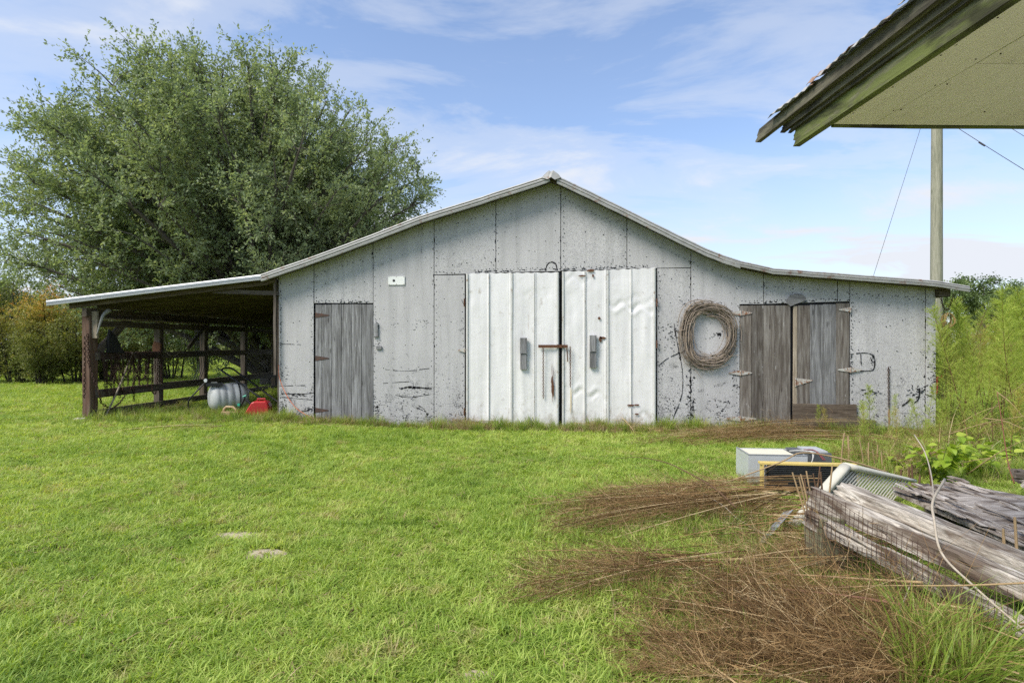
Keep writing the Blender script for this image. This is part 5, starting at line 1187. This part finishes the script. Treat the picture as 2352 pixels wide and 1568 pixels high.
for (u0, v0, u1, v1, t0, t1, i) in ((2235, 985, 2352, 880, 8, 7, 0), (2170, 1000, 2352, 955, 8, 7.2, 1), (2220, 1090, 2352, 1010, 6.4, 5.8, 2), (2150, 1085, 2280, 1050, 6.6, 6.2, 3), (2260, 960, 2352, 985, 7.6, 7.2, 4), (2200, 975, 2300, 930, 8.6, 8.4, 5), (2290, 900, 2352, 960, 8, 7.6, 6)):
    stick('bare_stalk', [PT(u0, v0, t0), PT((u0 + u1) / 2, (v0 + v1) / 2 - 6, (t0 + t1) / 2), PT(u1, v1, t1)], .006, .003, M_TAN, 'bare tan stalk leaning in front of the feathery thicket', 4, 'stick', 'bare stalks in front of the thicket')
rr = random.Random(12)
def stubble(u, v, t, h, lean, mat, r0=.008):
    p = PT(u, v, t); p.z = gz(p.x, p.y) - .01; e_ = p + Vector((lean * h, rr.uniform(-.1, .1) * h, h))
    tag(MB().tube([p, p.lerp(e_, .5) + Vector((rr.uniform(-.01, .01), 0, 0)), e_], [r0, r0 * .9, r0 * .75], 6).build('cut_stalk', mat, None, base=True), SL, 'stalk', SG)
SL, SG = 'short cut weed stalk standing beside the lower end of the beige plastic chair', 'cut stalks by the panel'
for k in range(16): stubble(rr.uniform(1852, 1905), 1240, rr.uniform(4.3, 5.0), rr.uniform(.28, .62), rr.uniform(-.28, .12), rr.choice((M_TAN, M_BROWNST)))
SL, SG = 'short cut weed stalk standing behind the metal cabinet', 'cut stalks behind the cabinet'
for k in range(18): stubble(rr.uniform(1905, 2040), 1060, rr.uniform(6.3, 7.8), rr.uniform(.15, .48), rr.uniform(-.2, .2), M_TAN)
SL, SG = 'thick cut stalk standing between the highest timber and the splintered plywood', 'cut stalks by the plywood'
for u, t, h in ((2338, 3.6, .52), (2312, 3.65, .38), (2305, 3.75, .4), (2268, 4.0, .2), (2330, 3.9, .3)): stubble(u, 1300, t, h, rr.uniform(-.06, .06), M_TAN, .010)
SL, SG = 'dark cut stump stalk standing at the foot of the leafy weed', 'cut stalks by the leafy weed'
for u, t, h in ((2141, 6.0, .30), (2095, 6.3, .28), (2090, 6.5, .2), (2112, 6.2, .18), (2070, 6.4, .2), (2180, 6.0, .12)): stubble(u, 1100, t, h, rr.uniform(-.08, .08), M_BROWNST, .012)
stick('reddish_stalk', [PT(2330, 1110, 5.6), PT(2315, 1060, 5.7), PT(2300, 960, 5.8), PT(2290, 900, 5.85)], .007, .003, plain('reddish_stem', (.20, .075, .05), .8), 'slender reddish upright stalk above the dark timber ends')
# ================================================================== brush heaps of cut dry weeds
M_BRUSH = leafmat('dry_brush', [(0, (.068, .040, .020)), (.4, (.185, .110, .052)), (.68, (.38, .25, .118)), (1, (.62, .49, .30))], .85, .12, spec=.15)
def stalks(n, basef, tipf, seed, L0=1.9, ntw=46, tl=.30, th=.0024, curl=.35, liftf=.05):
    """n dry stalks from base points to tip points, feathery twigs on their outer part"""
    r = np.random.default_rng(seed); Vs = []; Qs = []; Ts = []; off = 0
    def push(V, Q, T):
        nonlocal off
        Vs.append(V); Qs.append(Q + off); Ts.append(T); off += len(V)
    for i in range(n):
        b0, t0 = np.array(basef(r)), np.array(tipf(r)); Lg = np.linalg.norm(t0 - b0)
        mid = (b0 + t0) / 2 + r.normal(size=3) * np.array([.08, .08, .02]) * Lg * .4 + np.array([0, 0, liftf * Lg])
        s = np.linspace(0, 1, 9)[:, None]; p = b0 * (1 - s) ** 2 + mid * 2 * s * (1 - s) + t0 * s * s
        V, Q = ribbons(np.repeat(p[None], 2, 0), .0085 * r.uniform(.5, 1.4), r); push(V, Q, np.full(len(V), np.clip(r.normal(.68, .28), 0, 1)))
        f = r.uniform(.22, 1.0, ntw); j = np.minimum((f * 8).astype(int), 7); o = p[j] + (p[j + 1] - p[j]) * (f * 8 - j)[:, None]
        td = unit(p[-1] - p[0]); dd = unit(td[None] * .9 + r.normal(size=(ntw, 3)) * np.array([.55, .55, .38])); l = tl * r.uniform(.4, 1.25, ntw) * (1.15 - .6 * f)
        k = np.linspace(0, 1, 5)[None, :, None]; cu = r.normal(size=(ntw, 3)) * curl * l[:, None]
        P = o[:, None] + dd[:, None] * l[:, None, None] * k + cu[:, None] * k * k - cu[:, None] * k * .4
        g_ = np.clip(gzv(P[..., 0], P[..., 1]) + .006, None, 10); P[..., 2] = np.maximum(P[..., 2], g_ + r.uniform(0, .02, P.shape[:2]))
        tn = np.clip(r.normal(.42, .24), 0, 1); V, Q = ribbons(P, th, r); push(V, Q, np.clip(np.repeat(r.normal(tn, .14, ntw), 10), 0, 1))
        # sub-twigs
        m = 4; ff = r.uniform(.25, 1, (ntw, m)); jj = np.minimum((ff * 4).astype(int), 3); ai = np.arange(ntw)[:, None]
        oo = (P[ai, jj] + (P[ai, jj + 1] - P[ai, jj]) * (ff * 4 - jj)[..., None]).reshape(-1, 3); d2 = unit(np.repeat(dd, m, 0) * .8 + r.normal(size=(ntw * m, 3)) * .6); l2 = .09 * r.uniform(.4, 1.3, ntw * m)
        P2 = np.stack([oo, oo + d2 * l2[:, None] * .5 + r.normal(size=oo.shape) * .008, oo + d2 * l2[:, None]], 1); P2[..., 2] = np.maximum(P2[..., 2], gzv(P2[..., 0], P2[..., 1]) + .006)
        V, Q = ribbons(P2, th * .8, r); push(V, Q, np.clip(np.repeat(r.normal(tn - .05, .15, ntw * m), 6), 0, 1))
    return np.concatenate(Vs), np.concatenate(Qs), np.concatenate(Ts)
def heap(name, label, parts):
    Vs, Qs, Ts, off = [], [], [], 0
    for V, Q, T_ in parts: Vs.append(V); Qs.append(Q + off); Ts.append(T_); off += len(V)
    V = np.concatenate(Vs); c_ = V.mean(0); c_[2] = 0
    o = add(name, mesh_np(name, V - c_, np.concatenate(Qs), M_BRUSH, False, np.concatenate(Ts)), None, Matrix.Translation(c_))
    return tag(o, label, 'brush pile', None, 'stuff')
def bx(u0, u1, v0, v1, z0, z1):
    def f(r):
        p_ = G(r.uniform(u0, u1), r.uniform(v0, v1)); return (p_.x, p_.y, p_.z + z0 + (z1 - z0) * r.uniform() ** 1.4)
    return f
heap('brush_pile', 'low heap of dark dry brush along the barn foot below the wooden doors', [
    stalks(46, bx(1800, 1990, 990, 1022, .02, .28), bx(1440, 1640, 1000, 1030, .01, .12), 1, ntw=40, tl=.34), stalks(18, bx(1900, 2060, 1000, 1035, .02, .15), bx(1640, 1800, 990, 1025, .02, .2), 2, ntw=36)])
heap('brush_pile', 'bundle of long dry stalks stretching over the lawn from the coil', [
    stalks(52, bx(1760, 1880, 1150, 1190, .05, .30), bx(1200, 1420, 1150, 1250, .01, .14), 3, ntw=44, tl=.34), stalks(16, bx(1800, 1890, 1150, 1200, .05, .3), bx(1330, 1560, 1130, 1180, .03, .2), 4, ntw=30)])
heap('brush_pile', 'single loose dry branch lying on the lawn beside the bundle', [
    stalks(13, bx(1600, 1850, 1290, 1345, .03, .14), bx(1130, 1250, 1310, 1400, .0, .06), 5, ntw=60, tl=.42), stalks(4, bx(1560, 1640, 1290, 1310, .03, .1), bx(1180, 1300, 1270, 1310, .0, .08), 6, ntw=50, tl=.36)])
heap('brush_pile', 'big tangled heap of reddish brown dry brush in front of the timbers', [
    stalks(46, bx(2080, 2400, 1440, 1620, .02, .14), bx(1440, 1760, 1330, 1580, .0, .08), 7, ntw=62, tl=.42, curl=.8, th=.0031), stalks(24, bx(2200, 2500, 1480, 1700, .03, .2), bx(1700, 2050, 1390, 1620, .02, .18), 8, ntw=60, tl=.42, curl=.9, th=.0031),
    stalks(16, bx(1900, 2150, 1240, 1320, .05, .2), bx(1620, 1800, 1230, 1340, .0, .1), 9, ntw=46, tl=.3), stalks(10, bx(1700, 1900, 1500, 1640, .02, .1), bx(1400, 1540, 1440, 1560, .0, .04), 10, ntw=46, tl=.32)])
heap('straw_stems', 'loose straw-brown stems strewn between the brush bundle and the front brush heap', [
    stalks(34, bx(1900, 2120, 1255, 1370, .05, .2), bx(1480, 1700, 1190, 1400, .02, .10), 21, ntw=7, tl=.2, liftf=.03), stalks(26, bx(1820, 1900, 1180, 1260, .1, .3), bx(1540, 1720, 1150, 1300, .02, .1), 22, ntw=8, tl=.2), stalks(14, bx(1650, 1850, 1280, 1360, .02, .1), bx(1350, 1500, 1250, 1340, .0, .05), 23, ntw=10, tl=.25)])
heap('brush_pile', 'loose dry brush caught in the grass along the left part of the barn foot', [
    stalks(14, bx(720, 1000, 968, 985, .02, .12), bx(560, 900, 962, 985, .01, .1), 12, ntw=30, tl=.25), stalks(10, bx(1280, 1450, 975, 990, .05, .25), bx(1400, 1600, 985, 1005, .01, .08), 13, ntw=34, tl=.3), stalks(8, bx(1060, 1160, 975, 1000, .05, .2), bx(960, 1080, 975, 990, .02, .2), 14, ntw=34, tl=.28), stalks(8, bx(440, 600, 965, 985, .01, .05), bx(220, 420, 985, 1000, .0, .04), 15, ntw=20, tl=.2)])
heap('brush_pile', 'pale dry stalk litter between the cabinet and the thicket', [
    stalks(30, bx(1950, 2250, 1040, 1110, .02, .2), bx(1880, 2150, 1000, 1080, .02, .25), 16, ntw=34, tl=.3), stalks(22, bx(2150, 2380, 980, 1090, .05, .3), bx(2080, 2352, 930, 1060, .1, .6), 17, ntw=30, tl=.3)])

# ================================================================== grass
def blade_tuft(seed, n, h, wd, spread, lean, segs=3):
    r = np.random.default_rng(seed); a = r.uniform(0, 6.28, n); o = np.stack([np.cos(a), np.sin(a), np.zeros(n)], -1) * (spread * np.sqrt(r.uniform(0, 1, n)))[:, None]
    b_ = r.uniform(0, 6.28, n); d = np.stack([np.cos(b_), np.sin(b_), np.zeros(n)], -1); H = h * r.uniform(.45, 1.15, n); le = lean * r.uniform(.2, 1.3, n) * H
    k = np.linspace(0, 1, segs + 1)[None, :, None]; P = o[:, None] + d[:, None] * (le[:, None, None] * k ** 1.8) + np.array([0, 0, 1.0]) * (H[:, None, None] * (k - .28 * k ** 3 * np.minimum(1.6, lean)))
    S = np.stack([-d[:, 1], d[:, 0], np.zeros(n)], -1) + d * r.normal(size=(n, 1)) * .5; S = unit(S); wv = (wd * r.uniform(.7, 1.3, n))[:, None, None] * np.array([1, .95, .7, .06, .03])[:segs + 1].reshape(1, -1, 1)
    V = np.stack([P + S[:, None] * wv / 2, P - S[:, None] * wv / 2], 2).reshape(-1, 3); K = segs + 1; b0 = (np.arange(n) * K * 2)[:, None]; j = np.arange(segs)[None] * 2
    return V, np.stack([b0 + j, b0 + j + 1, b0 + j + 3, b0 + j + 2], -1).reshape(-1, 4), np.repeat(r.uniform(0, 1, n), K * 2)
def grassmat(name, stops, patch, trans=.38):
    m, nt, b, out = newmat(name); pos = N(nt, 'ShaderNodeNewGeometry').outputs['Position']; rnd = N(nt, 'ShaderNodeObjectInfo').outputs['Random']
    big = nz(nt, pos, .5, 4, .6, .4); sm = nz(nt, pos, 2.6, 4, .65, .3)
    f = mth(nt, 'ADD', mth(nt, 'ADD', mth(nt, 'ADD', mth(nt, 'MULTIPLY', rnd, .24), mth(nt, 'MULTIPLY', N(nt, 'ShaderNodeAttribute', attribute_name='tint').outputs['Fac'], .38)), mth(nt, 'MULTIPLY', big, .75)), mth(nt, 'MULTIPLY', sm, .55))
    f = mth(nt, 'SUBTRACT', f, .43, clamp=True)
    c = ramp(nt, f, stops); c = mix(nt, ramp(nt, mth(nt, 'ADD', sm, mth(nt, 'MULTIPLY', rnd, .14)), [(.66, 0), (.78, .8)]), c, patch)
    setc(nt, b, c, .5, spec=.35)
    tr = N(nt, 'ShaderNodeBsdfTranslucent', {'Color': mix(nt, 1.0, c, (1.3, 1.3, .6), 'MULTIPLY')})
    ms = N(nt, 'ShaderNodeMixShader', {0: trans, 1: b.outputs[0], 2: tr.outputs[0]}); nt.links.new(ms.outputs[0], out.inputs[0]); return m
M_GR = grassmat('lawn_grass', [(.15, (.145, .25, .038)), (.40, (.28, .40, .066)), (.64, (.425, .53, .115)), (.9, (.58, .595, .21))], (.44, .38, .18), .44)
M_TALL = grassmat('tall_grass', [(.15, (.11, .19, .03)), (.45, (.21, .31, .045)), (.7, (.32, .38, .075)), (.95, (.44, .40, .17))], (.36, .28, .15))
M_DRYG = grassmat('dry_grass', [(.1, (.20, .14, .07)), (.5, (.32, .235, .12)), (.9, (.44, .35, .21))], (.16, .18, .05), .2)
protos = bpy.data.collections.new('grass_sources')
def proto(i, V, Q, T, m): o = bpy.data.objects.new('tuft_%02d' % i, mesh_np('tuft', V, Q, m, False, T)); protos.objects.link(o)
pi = 0
for s in range(5): proto(pi, *blade_tuft(60 + s, 26, .058, .0060, .065, 1.35), M_GR); pi += 1              # 0-4 lawn
for s in range(2): proto(pi, *blade_tuft(70 + s, 26, .042, .010, .06, 1.7), M_GR); pi += 1                   # 5-6 broad low weeds
for s in range(2): proto(pi, *blade_tuft(75 + s, 20, .10, .0052, .05, 1.0), M_GR); pi += 1                   # 7-8 longer
for s in range(3): proto(pi, *blade_tuft(80 + s, 26, .40, .007, .07, .75, 4), M_TALL); pi += 1             # 9-11 tall tufts
for s in range(2): proto(pi, *blade_tuft(85 + s, 24, .32, .004, .10, 1.1, 4), M_DRYG); pi += 1             # 12-13 dry
for s in range(2): proto(pi, *blade_tuft(90 + s, 34, .62, .010, .09, .8, 4), M_TALL); pi += 1              # 14-15 rank tuft
for s in range(2): proto(pi, *blade_tuft(95 + s, 14, .055, .0045, .07, 1.8), M_DRYG); pi += 1              # 16-17 dry thatch
def scatter(name, X, Y, idx, scl, label, tilt=.15, z=None):
    n = len(X); Z = gzv(X, Y) if z is None else z; me = bpy.data.meshes.new(name); me.vertices.add(n); me.vertices.foreach_set('co', np.stack([X, Y, Z], 1).astype(np.float32).ravel())
    rot = np.stack([rng.normal(0, tilt, n), rng.normal(0, tilt, n), rng.uniform(0, 6.283, n)], 1)
    a = me.attributes.new('rot', 'FLOAT_VECTOR', 'POINT'); a.data.foreach_set('vector', rot.astype(np.float32).ravel())
    a = me.attributes.new('scl', 'FLOAT', 'POINT'); a.data.foreach_set('value', scl.astype(np.float32)); a = me.attributes.new('idx', 'INT', 'POINT'); a.data.foreach_set('value', idx.astype(np.int32))
    o = add(name, me); tag(o, label, 'grass', kind='stuff')
    ng = bpy.data.node_groups.new(name, 'GeometryNodeTree'); ng.interface.new_socket('Geometry', in_out='INPUT', socket_type='NodeSocketGeometry'); ng.interface.new_socket('Geometry', in_out='OUTPUT', socket_type='NodeSocketGeometry')
    gi, go = ng.nodes.new('NodeGroupInput'), ng.nodes.new('NodeGroupOutput'); ci = ng.nodes.new('GeometryNodeCollectionInfo'); ci.inputs['Collection'].default_value = protos; ci.inputs['Separate Children'].default_value = True; ci.inputs['Reset Children'].default_value = True
    ip = ng.nodes.new('GeometryNodeInstanceOnPoints'); ip.inputs['Pick Instance'].default_value = True
    def att(nm, ty):
        q = ng.nodes.new('GeometryNodeInputNamedAttribute'); q.data_type = ty; q.inputs['Name'].default_value = nm; return q.outputs['Attribute']
    L = ng.links.new; L(gi.outputs[0], ip.inputs['Points']); L(ci.outputs[0], ip.inputs['Instance']); L(att('idx', 'INT'), ip.inputs['Instance Index'])
    e2r = ng.nodes.new('FunctionNodeEulerToRotation'); L(att('rot', 'FLOAT_VECTOR'), e2r.inputs[0]); L(e2r.outputs[0], ip.inputs['Rotation']); L(att('scl', 'FLOAT'), ip.inputs['Scale']); L(ip.outputs[0], go.inputs[0])
    md = o.modifiers.new('scatter', 'NODES'); md.node_group = ng; return o
# lawn: even over the ground in view and a margin around it, thinner with distance
mounds = [(G(552, 1232), .27, .16), (G(606, 1272), .17, .12), (G(1110, 1555), .13, .07)]
def lawn(t0, t1, dens):
    wdt = 1.12 * t1 + 1.8; n = int(2 * wdt * (t1 - t0) * dens); a = rng.uniform(-wdt, wdt, n); t = rng.uniform(t0, t1, n); k = np.abs(a) < .97 * t + 2.6; a, t = a[k], t[k]
    return -SN * t + CS * a, CAMY + CS * t + SN * a
Xs, Ys, Ds = [], [], []
for t0, t1, dn, sc_ in ((1.6, 4.2, 620, 1.0), (4.2, 6.5, 480, 1.05), (6.5, 9, 360, 1.12), (9, 13, 240, 1.25), (13, 24, 95, 1.75), (24, 60, 9, 3.6)):
    X, Y = lawn(t0, t1, dn); Xs.append(X); Ys.append(Y); Ds.append(np.full(len(X), sc_))
X, Y, S = np.concatenate(Xs), np.concatenate(Ys), np.concatenate(Ds)
keep = ~((X > XL - .02) & (X < XR + .02) & (Y > -.03) & (Y < DEPTH + .1))
rr_ = X * ER.x + (Y - CAMY) * ER.y; dd_ = X * ED.x + (Y - CAMY) * ED.y; keep &= ~((rr_ > 1.28) & (rr_ < 3.62) & (dd_ < 2.22))
under = (X > XP - .1) & (X <= XL) & (Y > .5) & (Y < DEPTH); keep &= ~(under & (rng.uniform(size=len(X)) < .55))
for c_, a_, b2 in mounds: keep &= ((X - c_.x) ** 2 / a_ ** 2 + (Y - c_.y) ** 2 / b2 ** 2 > rng.uniform(.2, 1.15, len(X)))
patchn = np.sin(X * 1.7 + 2) * np.sin(Y * 2.1 + .5) + .6 * np.sin(X * 4.3 + Y * 3.1); keep &= ~((patchn > 1.15) & (rng.uniform(size=len(X)) < .6))
X, Y, S = X[keep], Y[keep], S[keep]
q = rng.uniform(size=len(X)); idx = np.where(q < .72, rng.integers(0, 5, len(X)), np.where(q < .86, rng.integers(5, 7, len(X)), np.where(q < .93, rng.integers(7, 9, len(X)), rng.integers(16, 18, len(X)))))
lng = (np.sin(X * .8 + 1.3) * np.sin(Y * .9) > .55); idx = np.where(lng & (q > .6), rng.integers(7, 9, len(X)), idx)
scatter('lawn_grass', X, Y, idx, S * rng.uniform(.7, 1.25, len(X)), 'short bright green mown grass of the lawn')
# rank grass along the barn foot, round posts, scrap and thicket
def strip(u0, u1, v0, v1, n, ids, s0, s1):
    P = np.array([tuple(G(rng.uniform(u0, u1), rng.uniform(v0, v1)))[:2] for _ in range(n)]); return P[:, 0], P[:, 1], rng.choice(ids, n), rng.uniform(s0, s1, n)
def stripY(u0, u1, y0, y1, n, ids, s0, s1):
    x = rng.uniform(wx(u0), wx(u1), n); return x, rng.uniform(y0, y1, n), rng.choice(ids, n), rng.uniform(s0, s1, n) * (.55 + .45 * np.abs(np.sin(x * 2.1) * np.sin(x * 5.3 + 1)))
T_ = [9, 10, 11]; Dr = [12, 13]
st = [stripY(640, 1060, -.4, -.05, 330, T_ + Dr, .5, 1.15), stripY(1060, 1510, -.45, -.08, 400, T_ + Dr, .5, 1.25), stripY(1510, 1700, -.45, -.05, 200, T_ + Dr, .6, 1.4), stripY(1700, 2150, -.55, -.06, 300, T_ + Dr, .5, 1.2), stripY(1040, 1135, -.55, -.06, 120, Dr, .7, 1.2), stripY(1290, 1420, -.6, -.06, 90, Dr, .6, 1.1),
      strip(640, 1060, 966, 980, 330, T_ + Dr, .3, .85), strip(1060, 1510, 978, 994, 380, T_ + Dr, .3, .9), strip(1510, 1700, 978, 994, 200, T_ + Dr, .4, 1.1), strip(1700, 2150, 982, 998, 130, T_ + Dr, .3, .8),
      strip(1060, 1130, 975, 990, 40, Dr + [9], .6, .9), strip(200, 640, 935, 975, 420, T_ + Dr, .45, 1.0), strip(180, 640, 962, 985, 130, Dr + [9], .25, .5), strip(470, 640, 950, 968, 60, T_, .5, .9), strip(160, 230, 965, 980, 30, T_ + Dr, .3, .6),
      strip(1560, 1800, 1115, 1240, 90, T_ + [7, 8] + Dr, .35, .8), strip(1680, 1960, 1100, 1130, 60, T_ + Dr, .4, .7), strip(1640, 1850, 1210, 1340, 110, Dr + Dr + T_, .4, .8), strip(1850, 2050, 1300, 1360, 40, Dr + Dr + T_, .3, .6), strip(1480, 1900, 1260, 1500, 80, Dr + T_, .3, .6),
      strip(1950, 2400, 1000, 1110, 300, T_ + Dr, .5, 1.1), strip(2100, 2420, 930, 1010, 170, T_ + [14, 15], .5, 1.0), strip(2000, 2420, 1090, 1250, 120, T_ + Dr, .3, .7)]
X, Y, idx, S = [np.concatenate([s[i] for s in st]) for i in range(4)]
k = ~((X > XL - .02) & (X < XR + .02) & (Y > -.06) & (Y < DEPTH))
scatter('rank_grass', X[k], Y[k], idx[k], S[k], 'rank green and dry grass along the barn foot and around the scrap', .22)
ga = strip(2090, 2260, 1490, 1640, 46, [14, 15, 14, 15, 9], .8, 1.2); scatter('tall_grass_tuft', ga[0], ga[1], ga[2], ga[3] * .78, 'tall fresh green grass tuft beside the front brush heap', .2)
# sandy ant mounds in the lawn
M_SAND = plain('sandy_soil', (.42, .36, .26), .95, 0, .3, 22, (.28, .25, .14), .55, bs=.8, bd=.01)
for i, (c_, a_, b2) in enumerate(mounds):
    n, m = 18, 7; vs = []; r = random.Random(i)
    for j in range(m):
        for k in range(n):
            a = 2 * math.pi * k / n; q = (j + 1) / m; w_ = 1 + .18 * math.sin(a * 3 + i) + .1 * math.sin(a * 7)
            x, y = c_.x + math.cos(a) * a_ * q * w_, c_.y + math.sin(a) * b2 * q * w_; vs.append((x, y, gz(x, y) + (.006, .022, .005)[i] * (1 - q ** 1.6) + r.uniform(-.004, .006) - (.012 if j == m - 1 else 0)))
    vs.append((c_.x, c_.y, gz(c_.x, c_.y) + (.007, .025, .005)[i])); fs = [(j * n + k, (j + 1) * n + k, (j + 1) * n + (k + 1) % n, j * n + (k + 1) % n) for j in range(m - 1) for k in range(n)] + [(m * n, k, (k + 1) % n) for k in range(n)]
    tag(MB().poly(vs, fs).build('sand_mound', M_SAND, None, smooth=True, base=True), ('flat pale sandy patch scratched in the lawn', 'small domed ant mound of pale sand next to the flat sandy patch', 'greyish bare soil patch beside the loose front brush')[i], 'mound')
